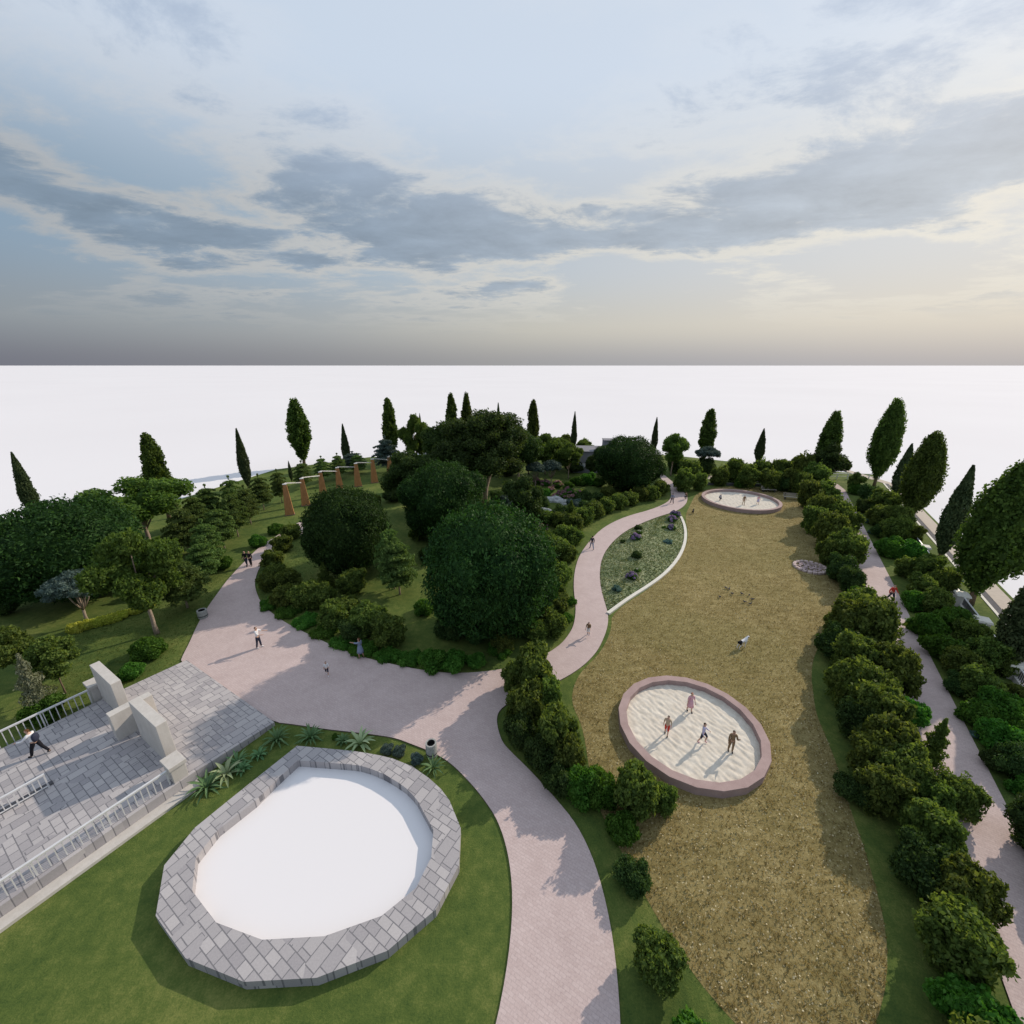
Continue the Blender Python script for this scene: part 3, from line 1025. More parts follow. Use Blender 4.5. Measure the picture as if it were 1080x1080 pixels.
pop_prof = lambda t: (min(1, (t / 0.34)) ** 0.65) * (max(0.0, 1 - max(0, (t - 0.30) / 0.70) ** 2.3)) ** 0.72 * 0.97 + 0.03
def poplar_mesh(seed, h, zb, R, nl, n, size):
    rng = np.random.default_rng(seed)
    lob = []
    for i in range(nl):
        t_ = (i + 0.5) / nl * 0.93 + 0.02
        rr = R * pop_prof(t_)
        a = i * 2.4 + rng.uniform(-.4, .4)
        l = (0.30 + 0.20 * rng.random()) * R * (0.65 + 0.35 * pop_prof(t_))
        d = max(0.0, rr - l * 0.8) * rng.uniform(0.8, 1.1)
        lob.append(((d * math.cos(a), d * math.sin(a), zb + t_ * (h - zb)), (l, l, l * rng.uniform(1.3, 1.9))))
    for i in range(7):
        t_ = 0.08 + 0.80 * i / 6
        l = R * pop_prof(t_) * 0.62
        lob.append(((0, 0, zb + t_ * (h - zb)), (l, l, (h - zb) * 0.11)))
    return foliage_mesh('crown', L_POP, lob, n, size, 0.65, seed, 0.4, 0.16, 0.66, 0.7, 0.5, 3.0, 8)


for v_ in range(3):
    rng = np.random.default_rng(30 + v_)
    cm = poplar_mesh(30 + v_, 13, 1.7, 1.6, 48, 13000, 0.34)
    tm = trunk_mesh(7.5, 0.22, [(0.25, (.5, .2, 4)), (0.3, (-.5, .3, 4.5)), (0.35, (.1, -.6, 5))], rng, BARK, 0.01)
    template('poplar', v_, 2.15, 13.6, cm, tm)
rng = np.random.default_rng(37)
for v_ in range(2):
    cm = poplar_mesh(37 + v_, 13, 2.1, 2.55, 62, 24000, 0.34)
    tm = trunk_mesh(8, 0.26, [(0.25, (.9, .3, 4)), (0.28, (-.9, .4, 4.5)), (0.3, (.1, -.9, 4.6)), (0.4, (.6, .9, 6))], rng, BARK, 0.01)
    template('broad_poplar', v_, 3.75, 13.9, cm, tm)
cyp_prof = lambda t: (min(1, (t + 0.03) / 0.30) ** 0.75) * (1 - max(0, (t - 0.27) / 0.73) ** 1.75) * 0.95 + 0.05
for v_ in range(3):
    rng = np.random.default_rng(40 + v_)
    cm = column_mesh('crown', L_CYP, 9.5, 0.45, 0.74, cyp_prof, 12000, 0.22, 0.45, 40 + v_, 0.13, 2.6)
    tm = trunk_mesh(4, 0.12, [], rng, BARK, 0.01)
    template('cypress', v_, 0.98, 9.5, cm, tm)


def cedar_mesh(seed, h=5.4, zb=1.25, R=2.3, n=15000, m=L_CED, size=0.24):
    rng = np.random.default_rng(seed)
    Ps, Ns = [], []
    tiers = 7
    mbc = MB()
    for i in range(tiers):
        f = i / (tiers - 1)
        z = zb + (h - zb) * (0.04 + 0.90 * f)
        rt = R * (0.72 + 0.30 * math.sin(min(1, f * 2.4) * math.pi / 2)) * math.sqrt(max(0.0, 1 - f ** 2.3)) + 0.25
        nb_ = int(5 + 9 * (1 - f))
        k = int(n * (rt ** 1.6) / 20)
        a0 = rng.uniform(0, 6)
        b = rng.integers(0, nb_, k)
        th = a0 + 2 * math.pi * b / nb_ + rng.normal(0, 0.17, k)
        rr = rt * np.sqrt(rng.random(k)) * (0.82 + 0.22 * np.sin(b * 2.4 + i))
        zc_ = z + 0.30 - 0.50 * (rr / rt) ** 1.5 * rt / R + rng.normal(0, 0.055, k)
        Ps.append(np.stack([rr * np.cos(th), rr * np.sin(th), zc_], 1))
        Ns.append(np.stack([0.25 * np.cos(th), 0.25 * np.sin(th), np.ones(k)], 1))
        mbc.lathe([(0.05, z - 0.08), (rt * 0.50, z - 0.10), (rt * 0.40, z + 0.04), (0.05, z + 0.22)], 10)
    P = np.concatenate(Ps)
    N = unit(np.concatenate(Ns))
    V, Q = leaf_arrays(P, N, size, 0.5, rng, 0.0)
    off = len(V)
    V = np.concatenate([V, np.array(mbc.V)])
    Q = np.concatenate([Q, np.array([f for f in mbc.F if len(f) == 4]) + off])
    return arr_mesh('crown', V, Q, None, m)


for v_ in range(3):
    rng = np.random.default_rng(50 + v_)
    template('cedar', v_, 2.35, 5.5, cedar_mesh(50 + v_), trunk_mesh(4.2, 0.10, [], rng, BARKP, 0.01))
template('bluecedar', 0, 2.35, 5.5, cedar_mesh(57, m=L_BLUE), trunk_mesh(4.2, 0.12, [], rng, BARK, 0.01))


def open_tree(kind, m, seed, r0=3.6, h0=8.0, zc=0.64, rz=0.30, nl=22, lr=1.05, n=22000, size=0.27, bark=BARKP, tr=0.19, core=0.5, th=0.42, multi=False):
    rng = np.random.default_rng(seed)
    lob = rnd_lobes(rng, nl, r0 * 0.92, h0 * zc, h0 * rz * 0.86, lr, 0.72, 0.86)
    lob.append(((0, 0, h0 - lr * 0.8), (lr, lr, lr * 0.8)))
    cm = foliage_mesh('crown', m, lob, n, size, 0.62, seed, 0.42, 0.14, core, 0.0, 0.3)
    br = [(rng.uniform(0.55, 1.0), l[0]) for l in lob[::2]]
    if multi:
        mb = MB()
        for q in range(5):
            a = q * 1.26 + 0.4
            mb.tube([(0.16 * math.cos(a), .16 * math.sin(a), -0.05), (0.5 * math.cos(a), .5 * math.sin(a), h0 * 0.2),
                     (1.3 * math.cos(a), 1.3 * math.sin(a), h0 * .38), (2.3 * math.cos(a), 2.3 * math.sin(a), h0 * .56)],
                    [tr, tr * .8, tr * .55, tr * .2], 7)
        tm = mb.mesh('trunk', bark, True)
    else:
        tm = trunk_mesh(h0 * th, tr, br, rng, bark, 0.02, 0.7)
    template(kind, 0, r0, h0, cm, tm)


open_tree('open', L_OPEN, 60)
open_tree('open', L_OPEN, 61, nl=18, lr=1.15)
open_tree('darkopen', L_DARK, 63, r0=6.0, h0=13.0, nl=34, lr=1.7, n=34000, size=0.32, multi=True, tr=0.28, zc=0.63, rz=.36, core=0.62)
open_tree('darkopen', L_DARK, 64, r0=4.5, h0=10.0, nl=26, lr=1.4, n=22000, size=0.30, tr=0.22, core=0.62, rz=.36, zc=.60)
open_tree('midopen', L_OPEN, 66, r0=2.6, h0=6.5, nl=14, lr=0.95, n=12000, size=0.26, tr=0.12, core=0.6)
open_tree('midopen', L_DARK, 67, r0=2.6, h0=6.0, nl=14, lr=1.0, n=12000, size=0.26, tr=0.12, core=0.66, zc=.6, rz=.36)
open_tree('lolli', L_OLIVE, 68, r0=1.35, h0=3.6, nl=12, lr=0.52, n=9000, size=0.15, tr=0.045, bark=BARK, core=0.62, zc=.66, rz=.30, th=.5)


def bonsai(kind, m, seed):
    rng = np.random.default_rng(seed)
    lob = []
    for i in range(26):
        a = i * 2.4
        rr = 1.75 * math.sqrt((i + .5) / 26)
        lob.append(((rr * math.cos(a), rr * math.sin(a), 3.75 - 0.42 * rr ** 1.2 + rng.normal(0, .12)), (0.48, 0.48, 0.27)))
    for i in range(18):
        a = i * 2.4 + 0.7
        rr = 1.75 * math.sqrt((i + 4) / 22)
        lob.append(((rr * math.cos(a), rr * math.sin(a), 3.10 - 0.20 * rr + rng.normal(0, .12)), (0.42, 0.42, 0.25)))
    cm = foliage_mesh('crown', m, lob, 15000, 0.15, 0.5, seed, 0.5, 0.1, 0.7, 0.1, 0.3)
    mb = MB()
    mb.tube([(0, 0, -.05), (.05, .02, .5), (.02, 0, 1.1)], [.15, .11, .10], 8)
    for q in range(11):
        a = q * 2.4
        r1 = 0.55 + 0.9 * (q / 11)
        mb.tube([(.02, 0, 1.0), (r1 * .45 * math.cos(a), r1 * .45 * math.sin(a), 1.7), (r1 * math.cos(a), r1 * math.sin(a), 3.1)],
                [.06, .045, .018], 5)
    template(kind, 0, 2.1, 4.4, cm, mb.mesh('trunk', BARKP, True))


bonsai('bonsai', L_BLUE, 71)


def shrub_t(kind, m, seed, r0, h0, nl, lr, n, size, asp=0.6, zc=0.5, rz=0.35, core=0.7, lump=0.12, shell=0.45, inner=0.8):
    rng = np.random.default_rng(seed)
    lob = rnd_lobes(rng, nl, r0 * .85, h0 * zc, h0 * rz, lr, 0.85, inner)
    lob.append(((0, 0, h0 * 0.42), (r0 * .62, r0 * .62, h0 * .46)))
    template(kind, 0, r0, h0, foliage_mesh('foliage', m, lob, n, size, asp, seed, shell, lump, core, 0.15, 0.02))


for v_ in range(4):
    shrub_t('olive', L_OLIVE, 80 + v_, 1.55, 2.3, 24, 0.36, 9500, 0.19, core=0.6, lump=0.2)
for v_ in range(2):
    shrub_t('green', L_GREEN, 90 + v_, 1.2, 1.25, 11, 0.36, 6000, 0.16)
for v_ in range(2):
    shrub_t('darkshrub', L_DARK, 94 + v_, 1.5, 1.9, 10, 0.55, 7000, 0.15)
shrub_t('cover', L_GREEN, 97, 1.2, 0.55, 12, 0.30, 5000, 0.11, zc=.45, rz=.2)
shrub_t('yellow', L_YEL, 98, 0.9, 0.5, 9, 0.22, 2600, 0.12, zc=.45, rz=.2)
shrub_t('plum', L_PLUM, 99, 1.1, 1.1, 9, 0.36, 4000, 0.13)
shrub_t('teal', L_TEAL, 100, 0.7, 0.55, 9, 0.2, 2200, 0.14, 0.35)
shrub_t('spiky', L_BLUE, 101, 0.62, 0.75, 14, 0.16, 3500, 0.10, 0.3)
shrub_t('bluebush', L_BLUE, 102, 2.2, 2.6, 12, 0.75, 9000, 0.17)


def spire(kind, m, seed, r0=0.7, h0=2.2):
    template(kind, 0, r0, h0, column_mesh('foliage', m, h0, 0.05, r0, lambda t: (1 - t) ** 0.8 * (0.75 + 0.25 * math.sin(t * 26)) + .03, 5000, 0.13, 0.5, seed, 0.22, 0.8))


spire('spire', L_OLIVE, 110)
spire('palespire', L_PALE, 111, 0.95, 2.9)


def agave_mesh(seed, m, n=26, L=0.85, wd=0.11):
    rng = np.random.default_rng(seed)
    V, F = [], []
    for i in range(n):
        a = i * 2.4 + rng.uniform(-.2, .2)
        el = math.radians(18 + 62 * (i / n) ** 0.8)
        ll = L * rng.uniform(0.8, 1.1)
        cx, sx_ = math.cos(a), math.sin(a)
        p = Vector((0.05 * cx, 0.05 * sx_, 0.02))
        o = len(V)
        k = 6
        e = el
        for j in range(k + 1):
            f = j / k
            wv = wd * (0.65 + 0.9 * f if f < 0.4 else 1.01 * (1 - ((f - 0.4) / 0.6) ** 1.6)) * 0.5 + 0.002
            sdv = Vector((-sx_, cx, 0)) * wv
            V.append(tuple(p + sdv + Vector((0, 0, wv * 0.6))))
            V.append(tuple(p))
            V.append(tuple(p - sdv + Vector((0, 0, wv * 0.6))))
            p = p + Vector((cx * math.cos(e), sx_ * math.cos(e), math.sin(e))) * ll / k
            e -= math.radians(13)
        for j in range(k):
            for q in (0, 1):
                F.append((o + 3 * j + q, o + 3 * j + q + 1, o + 3 * j + q + 4, o + 3 * j + q + 3))
    V = np.array(V)
    V[:, 2] = np.maximum(V[:, 2], 0.01)
    return arr_mesh('blades', V, np.array(F), None, m, True)


AG = [agave_mesh(1, L_AGAVE), agave_mesh(2, L_AGAVE, 20, 0.75, 0.10)]
AGV = agave_mesh(3, L_CREAMY, 18, 0.95, 0.17)
AGS = agave_mesh(4, L_AGAVE, 16, 0.42, 0.12)

RNG = random.Random(7)
USED = {}


def pick(kind):
    L = TEMPL[kind]
    i = USED.get(kind, 0)
    USED[kind] = i + 1
    return L[i % len(L)]


FREAR = {}


def tree(kind, ut, vt, vb, wpx, label, name='tree', cat='tree', group=None, z0=0.0):
    """place a tree from its top (ut, vt), foot row vb and crown width in the photo, all solved to metres"""
    gy = at(540, vb, z0).y
    lo, hi = 0.2, 40.0
    for _ in range(50):
        m_ = (lo + hi) / 2
        if pixv((0, gy, z0 + m_)) > vt:
            lo = m_
        else:
            hi = m_
    h = lo
    x = (ut - 540) / FPX * depth((0, gy, z0 + h))
    r = wpx / 2 * depth((0, gy, z0 + h * 0.55)) / FPX
    r0, h0, cm, tm = pick(kind)
    t = thing(name, label, cat, (x, gy, z0), RNG.uniform(0, 6.28), group, (r / r0, r / r0, h / h0))
    if tm:
        obj('trunk', tm, t)
    obj('crown', cm, t)
    return t


def shrub(kind, u, v, wpx, label, name='shrub', cat='shrub', group=None, hf=1.0, zoff=0.0):
    """place a shrub from the centre and width of its visible mass"""
    r0, h0, cm, _ = pick(kind)
    vf = v + 0.2 * wpx
    for _ in range(4):
        p = at(u, vf)
        r = wpx / 2 * depth(p) / FPX
        h = r / r0 * h0 * hf
        c = (p.x, p.y, h * 0.5)
        vf += v - pixv(c)
    p = at(u, vf)
    x = (u - 540) / FPX * depth((0, p.y, h * 0.5))
    y = max(p.y, NEAR_EDGE + 0.3)
    o = obj(name, cm, None, (x, y, zoff), RNG.uniform(0, 6.28), (r / r0, r / r0, h / h0))
    return tag(o, label, cat, group)


ORD = ('first second third fourth fifth sixth seventh eighth ninth tenth eleventh twelfth thirteenth fourteenth fifteenth sixteenth '
       'seventeenth eighteenth nineteenth twentieth twenty-first twenty-second twenty-third twenty-fourth twenty-fifth twenty-sixth '
       'twenty-seventh twenty-eighth twenty-ninth thirtieth thirty-first thirty-second thirty-third thirty-fourth thirty-fifth '
       'thirty-sixth thirty-seventh thirty-eighth thirty-ninth fortieth').split()

# ------------------------------------------------------------------ TREES
BG = 'dense ball-shaped trees'
tree('ball', 515, 533, 664, 142, 'largest ball-shaped dark green tree in the middle of the round garden', 'round_tree', 'tree', BG)
tree('ball', 360, 515, 603, 91, 'ball-shaped dark green tree at the left of the round garden, before the wooden posts', 'round_tree', 'tree', BG)
tree('ball', 466, 487, 570, 86, 'ball-shaped dark green tree behind the largest one in the round garden', 'round_tree', 'tree', BG)
tree('ball', 665, 460, 517, 70, 'ball-shaped dark green tree at the far end of the curved path, beside the grey building', 'round_tree', 'tree', BG)
tree('ball', 52, 529, 628, 136, 'wide ball-shaped dark green tree at the left edge of the lawn', 'round_tree', 'tree', BG)
tree('ball', 102, 545, 612, 50, 'smaller dark green dense tree touching the wide ball tree on the left lawn', 'round_tree', 'tree', BG)

PG = 'poplars round the edge of the park'
for k_, ut, vt, vb, wd, lb in (
        ('poplar', 309, 418, 492, 30, 'tall poplar behind the wooden posts at the left, between two thin cypresses'),
        ('poplar', 408, 417, 487, 21, 'poplar behind the last wooden posts with a blue-green tree at its foot'),
        ('poplar', 475, 411, 480, 17, 'left one of the two poplars standing close together behind the dark trees'),
        ('poplar', 491.5, 412, 480, 17, 'right one of the two poplars standing close together behind the dark trees'),
        ('poplar', 562.5, 419, 480, 17, 'lone slim poplar right of the dark trees at the far side'),
        ('poplar', 751, 428, 488, 23, 'poplar behind the far sandpit with a blue-grey tree in front of it'),
        ('poplar', 884, 431, 506, 27, 'poplar at the far end of the straight path with a low tree before it'),
        ('broad_poplar', 949, 419, 513, 38, 'tallest poplar on the right, at the far end of the pavement'),
        ('broad_poplar', 990, 452, 553, 46, 'broad poplar between two dark cypresses on the right verge'),
        ('broad_poplar', 1085, 484, 637, 82, 'nearest big poplar at the right edge of the picture'),
        ('poplar', 152, 453, 547, 31, 'poplar rising behind the spreading tree on the left lawn')):
    tree(k_, ut, vt, vb, wd, lb, 'poplar', 'poplar', PG)
CG = 'thin cypresses round the edge of the park'
for ut, vt, vb, wd, lb in (
        (12, 477, 548, 17, 'cypress behind the wide ball tree at the far left'),
        (249, 452, 515, 14, 'thin cypress above the group of layered conifers at the left'),
        (361, 447, 492, 10.5, 'thin cypress just behind the middle of the wooden post row'),
        (304, 486, 508, 5, 'tiny grey-green cypress below the tall poplar behind the wooden posts'),
        (525.5, 425, 478, 9, 'thin cypress whose tip shows above the large dark trees'),
        (442.5, 436, 478, 6, 'slim cypress tip just left of the pair of poplars'),
        (606.5, 434, 477, 8, 'thin cypress left of the grey building'),
        (693, 440, 480, 8.5, 'thin cypress right of the far ball-shaped tree'),
        (806, 452, 490, 12, 'thin leaning cypress behind the far sandpit'),
        (962, 468, 526, 18, 'dark cypress between the two broad poplars on the right'),
        (1027, 491, 588, 27, 'large dark cypress left of the nearest big poplar'),
        (1118, 580, 708, 44, 'cypress cut by the right edge of the picture beside the dark fence panel')):
    tree('cypress', ut, vt, vb, wd, lb, 'cypress', 'cypress', CG)

DG = 'layered conifers on the left lawn'
ced = [(183, 589, 641, 60), (208, 570, 612, 38), (211, 548, 601, 40), (186, 532, 585, 46), (226, 533, 579, 38), (240, 516, 566, 34),
       (200, 521, 562, 30), (215, 511, 552, 32), (240, 502, 548, 30), (256, 512, 553, 30), (271, 500, 538, 28), (291, 495, 530, 23),
       (317, 486, 515, 26), (338, 481, 508, 23), (355, 478, 505, 22), (376, 478, 500, 22)]
for i, (ut, vt, vb, wd) in enumerate(ced):
    tree('cedar', ut, vt, vb, wd * 0.80, 'layered dark conifer on the left lawn, %s of the group from the near end' % ORD[i],
         'conifer', 'conifer', DG)
tree('cedar', 416, 568, 627, 42, 'layered conifer in the round garden, front one of the pair between the ball trees', 'conifer', 'conifer', 'pair of conifers in the round garden')
tree('cedar', 409, 552, 621, 34, 'layered conifer in the round garden, rear one of the pair between the ball trees', 'conifer', 'conifer', 'pair of conifers in the round garden')
tree('bluecedar', 405, 460, 498, 29, 'blue-green conifer at the foot of a poplar behind the last wooden post', 'conifer', 'conifer')
tree('bluecedar', 371, 476, 498, 26, 'low blue-green conifer behind the wooden posts', 'conifer', 'conifer')

tree('open', 131, 561, 668, 80, 'leafy open tree with a leaning pale trunk on the left lawn, nearest the camera', 'leafy_tree', 'tree')
tree('open', 137, 504, 576, 86, 'leafy spreading tree with a pale forked trunk on the left lawn below a poplar', 'leafy_tree', 'tree')
tree('open', 436, 437, 498, 32, 'open tree with pale trunk left of the large dark trees', 'leafy_tree', 'tree')
tree('darkopen', 508, 432, 533, 98, 'largest dark spreading tree with several stems in the centre', 'dark_tree', 'tree', 'dark trees in the centre')
tree('darkopen', 468, 444, 515, 56, 'dark dense tree at the left of the central dark trees', 'dark_tree', 'tree', 'dark trees in the centre')
tree('darkopen', 431, 475, 545, 60, 'dark broad tree right of the last wooden post', 'dark_tree', 'tree', 'dark trees in the centre')
tree('darkopen', 547, 449, 512, 52, 'dark tree at the right of the central dark trees', 'dark_tree', 'tree', 'dark trees in the centre')
tree('darkopen', 528, 446, 500, 50, 'dark tree filling the ridge between the two rightmost central dark trees', 'dark_tree', 'tree', 'dark trees in the centre')
tree('midopen', 590, 461, 496, 26, 'small green tree just left of the thin cypress near the grey building', 'small_tree', 'tree', 'small trees at the far side')
tree('midopen', 558, 458, 500, 30, 'dark small tree just left of the lone slim poplar', 'small_tree', 'tree', 'small trees at the far side')
tree('midopen', 576, 457, 500, 32, 'green tree below the lone slim poplar', 'small_tree', 'tree', 'small trees at the far side')
tree('midopen', 554, 502, 560, 42, 'dark round-headed tree in the middle of the flower garden', 'small_tree', 'tree')
tree('midopen', 601, 467, 505, 28, 'dark small tree on the far lawn left of the grey building', 'small_tree', 'tree', 'small trees at the far side')
tree('midopen', 626, 480, 504, 17, 'small dark round tree in front of the grey building', 'small_tree', 'tree', 'small trees at the far side')
tree('midopen', 713, 457, 502, 27, 'open-crowned tree right of the far ball-shaped tree', 'small_tree', 'tree', 'small trees at the far side')
tree('midopen', 881, 468, 510, 35, 'low leafy tree in front of the poplar at the end of the straight path', 'small_tree', 'tree')
tree('lolli', 44, 673, 731, 48, 'small young tree on a thin trunk beside the pale conifer', 'young_tree', 'tree', 'young trees on the left lawn')
tree('lolli', 3, 662, 724, 46, 'small young tree cut by the left edge of the picture', 'young_tree', 'tree', 'young trees on the left lawn')
tree('lolli', 905, 498, 520, 16, 'small grey-green tree between two poplars at the end of the pavement', 'young_tree', 'tree')
tree('bonsai', 70, 596, 657, 54, 'flat-topped blue-grey pine with fanned bare branches on the left lawn', 'umbrella_pine', 'pine tree')
BO = 'umbrella pines behind the flower garden'
tree('bonsai', 565, 484, 513, 22, 'left one of the two dark umbrella pines behind the flower garden', 'umbrella_pine', 'pine tree', BO)
tree('bonsai', 582, 482, 511, 24, 'right one of the two dark umbrella pines behind the flower garden', 'umbrella_pine', 'pine tree', BO)
tree('bonsai', 748, 467, 499, 26, 'blue-grey umbrella pine in front of the poplar behind the far sandpit', 'umbrella_pine', 'pine tree')

# ------------------------------------------------------------------ SHRUBS
def row(kinds, pts, text, group, name='shrub', cat='shrub', hf=1.0, du=0.0, wf=1.0):
    for i, p in enumerate(pts):
        k_ = p[3] if len(p) > 3 else kinds
        c_ = {'olive': 'olive-green shrub', 'green': 'bright green shrub', 'darkshrub': 'dark green shrub', 'cover': 'low spreading green shrub',
              'yellow': 'low yellow-green shrub', 'teal': 'small blue-green shrub', 'spire': 'narrow pointed shrub', 'plum': 'purple-leaved shrub',
              'bluebush': 'large blue-grey shrub'}[k_]
        shrub(k_, p[0] + p[2] * du, p[1], p[2] * wf, '%s, %s %s' % (c_, ORD[i], text), name, cat, group, hf)


# hedge round the left of the round garden, starting at the path end
row('olive', [(306, 560, 24), (297, 573, 26), (287, 589, 30), (291, 604, 30), (283, 613, 26), (303, 611, 32), (301, 627, 36), (322, 627, 40),
              (340, 628, 34), (342, 607, 20, 'spire'), (371, 613, 38), (352, 646, 42), (368, 640, 34), (388, 652, 46), (410, 664, 46), (372, 664, 38, 'darkshrub')],
    'from the far end of the hedge left of the round garden', 'hedge on the left of the round garden')
row('cover', [(286, 636, 30), (303, 645, 32), (322, 655, 34), (342, 666, 34), (362, 677, 34), (384, 684, 36), (408, 690, 34), (432, 694, 34), (456, 695, 36, 'green'),
              (478, 697, 34, 'green'), (502, 697, 26, 'green'), (527, 684, 34), (530, 676, 30, 'olive')],
    'from the left in the low planting along the plaza edge', 'low planting round the garden edge')
row('olive', [(475, 660, 40, 'darkshrub'), (503, 668, 30, 'darkshrub'), (551, 655, 40, 'darkshrub'), (440, 560, 24), (452, 585, 26, 'darkshrub'),
              (415, 520, 26, 'darkshrub'), (394, 527, 20), (448, 640, 26, 'green')],
    'of the loose shrubs under the ball-shaped trees', 'shrubs under the ball trees')
# belt along the left side of the curved path, from the far end
row('olive', [(697, 514, 22), (687, 519, 22), (676, 520, 22), (664, 525, 22), (652, 528, 24), (640, 532, 24), (628, 537, 26), (616, 543, 28), (604, 551, 30),
              (596, 563, 32), (606, 565, 24), (586, 577, 36), (598, 583, 26), (578, 598, 36), (590, 606, 34), (582, 622, 36), (589, 637, 32), (574, 646, 34),
              (585, 657, 36), (566, 664, 32), (598, 652, 18, 'green'), (602, 634, 14, 'green')],
    'from the far end of the belt along the curved path', 'shrub belt beside the curved path')
# clump at the path fork, bottom centre
row('olive', [(562, 708, 58), (543, 712, 34), (574, 735, 44), (556, 742, 50), (548, 772, 40, 'darkshrub'), (586, 770, 56), (570, 792, 42, 'darkshrub'),
              (600, 795, 44), (612, 826, 46, 'green'), (636, 830, 44, 'green'), (672, 832, 58), (700, 842, 34), (591, 824, 36, 'darkshrub')],
    'from the top of the clump at the path fork', 'clump at the path fork', hf=1.45)
# hedge between meadow and straight path
row('olive', [(857, 520, 30), (873, 520, 30), (868, 536, 34), (886, 540, 34), (863, 548, 30), (881, 558, 40), (899, 550, 26), (899, 578, 42), (880, 580, 32),
              (890, 598, 34, 'darkshrub'), (893, 573, 24, 'green'), (910, 632, 30, 'green'), (900, 612, 30, 'darkshrub'), (925, 655, 62), (897, 656, 48), (909, 640, 44), (886, 676, 42, 'darkshrub'), (905, 690, 50),
              (948, 704, 56), (902, 718, 54), (932, 728, 46), (930, 748, 62), (908, 760, 46, 'darkshrub'), (965, 752, 36, 'green'), (945, 783, 64), (990, 783, 28, 'spire'),
              (925, 800, 50), (958, 812, 60), (935, 832, 56), (985, 838, 48), (1018, 840, 46), (905, 829, 38, 'darkshrub')],
    'from the far end of the hedge right of the meadow', 'hedge between meadow and straight path', hf=1.4, du=-0.08)
# belt right of the straight path
row('olive', [(902, 515, 22, 'green'), (915, 522, 30, 'darkshrub'), (930, 529, 38), (910, 533, 22, 'darkshrub'), (925, 543, 30), (947, 545, 34), (942, 558, 36), (960, 562, 28),
              (928, 560, 22, 'darkshrub'), (935, 577, 36, 'green'), (955, 580, 34, 'green'), (975, 600, 44), (955, 597, 30), (990, 612, 36), (970, 617, 34), (1005, 606, 20),
              (963, 633, 34, 'green'), (985, 634, 40), (1000, 652, 44, 'green'), (975, 660, 44, 'green'), (1022, 668, 40), (992, 682, 46, 'green'),
              (1010, 697, 44), (1040, 688, 48), (1060, 702, 30), (1030, 722, 50), (1008, 720, 34, 'darkshrub'), (1050, 745, 56, 'green'), (1026, 752, 44, 'green'),
              (1070, 730, 26), (1050, 775, 52, 'green'), (1075, 770, 40, 'green'), (1070, 805, 50, 'darkshrub'), (1050, 800, 34, 'darkshrub'), (1082, 832, 40, 'green')],
    'from the far end, right of the straight path', 'shrub belt right of the straight path', hf=1.25, du=0.09, wf=0.86)
TB = 'small blue-green plants by the walls and path'
row('teal', [(913, 549, 9), (919, 561, 9), (951, 602, 11), (1029, 775, 12), (968, 567, 11), (976, 576, 10), (1006, 612, 18), (1013, 624, 12), (1024, 662, 22),
             (1034, 667, 16), (1065, 693, 18), (1078, 703, 18)], 'from the far end beside the pillared wall', TB)
# far hedges
row('olive', [(712, 489, 22, 'darkshrub'), (728, 497, 26), (722, 505, 26), (738, 507, 20), (745, 491, 22, 'darkshrub'), (760, 501, 22), (775, 495, 26), (790, 501, 26), (805, 496, 24), (812, 505, 24),
              (822, 496, 26), (835, 505, 26), (848, 492, 30), (862, 502, 30), (846, 509, 24), (780, 510, 12, 'green'), (826, 508, 22, 'darkshrub')],
    'from the left in the hedge behind the far sandpit', 'hedge behind the far sandpit', hf=1.4)
row('olive', [(597, 463, 16), (585, 468, 14), (616, 469, 18), (621, 473, 13), (582, 486, 24, 'darkshrub'), (620, 505, 22, 'green'), (610, 507, 18, 'green'), (632, 509, 16, 'green'),
              (660, 512, 16, 'darkshrub'), (606, 491, 22, 'darkshrub'), (536, 495, 22, 'darkshrub'), (520, 480, 20, 'darkshrub'),
              (450, 490, 30, 'darkshrub'), (455, 470, 26, 'darkshrub')],
    'of the far lawn shrubs near the grey building', 'shrubs on the far lawn')
# left lawn
shrub('green', 157, 683, 37, 'rounded green shrub on the left lawn behind the paved terrace corner', 'shrub', 'shrub')
shrub('green', 138, 708, 29, 'rounded green shrub against the terrace edge behind the gate wall', 'shrub', 'shrub')
shrub('green', 235, 594, 22, 'rounded green shrub right of the layered conifers near the path', 'shrub', 'shrub')
shrub('green', 272, 571, 22, 'nearer of two round green shrubs beside the far end of the left path', 'shrub', 'shrub')
shrub('green', 291, 558, 19, 'farther of two round green shrubs beside the far end of the left path', 'shrub', 'shrub')
shrub('green', 45, 748, 44, 'green shrub behind the terrace railing', 'shrub', 'shrub')
shrub('darkshrub', 4, 640, 26, 'dark shrub cut by the left edge below the wide ball tree', 'shrub', 'shrub')
shrub('plum', 163, 576, 18, 'dark purple-leaved bush left of the layered conifers', 'shrub', 'shrub')
shrub('plum', 172, 583, 14, 'small purple bush with grey tips beside the yellow one', 'shrub', 'shrub')
shrub('yellow', 187, 581, 15, 'small yellow bush left of the layered conifers', 'shrub', 'shrub')
shrub('teal', 63, 679, 13, 'small blue shrub beside the young tree on the left lawn', 'shrub', 'shrub')
t = tree('palespire', 18, 690, 752, 34, 'pale cream-tipped conifer in front of the young trees', 'pale_conifer', 'conifer')
row('yellow', [(80, 661, 24), (92, 658, 22), (104, 655, 22), (116, 652, 22), (127, 648, 20), (143, 643, 18), (154, 638, 20)],
    'from the left in the row under the flat-topped pine', 'low yellow shrub row', hf=1.5)


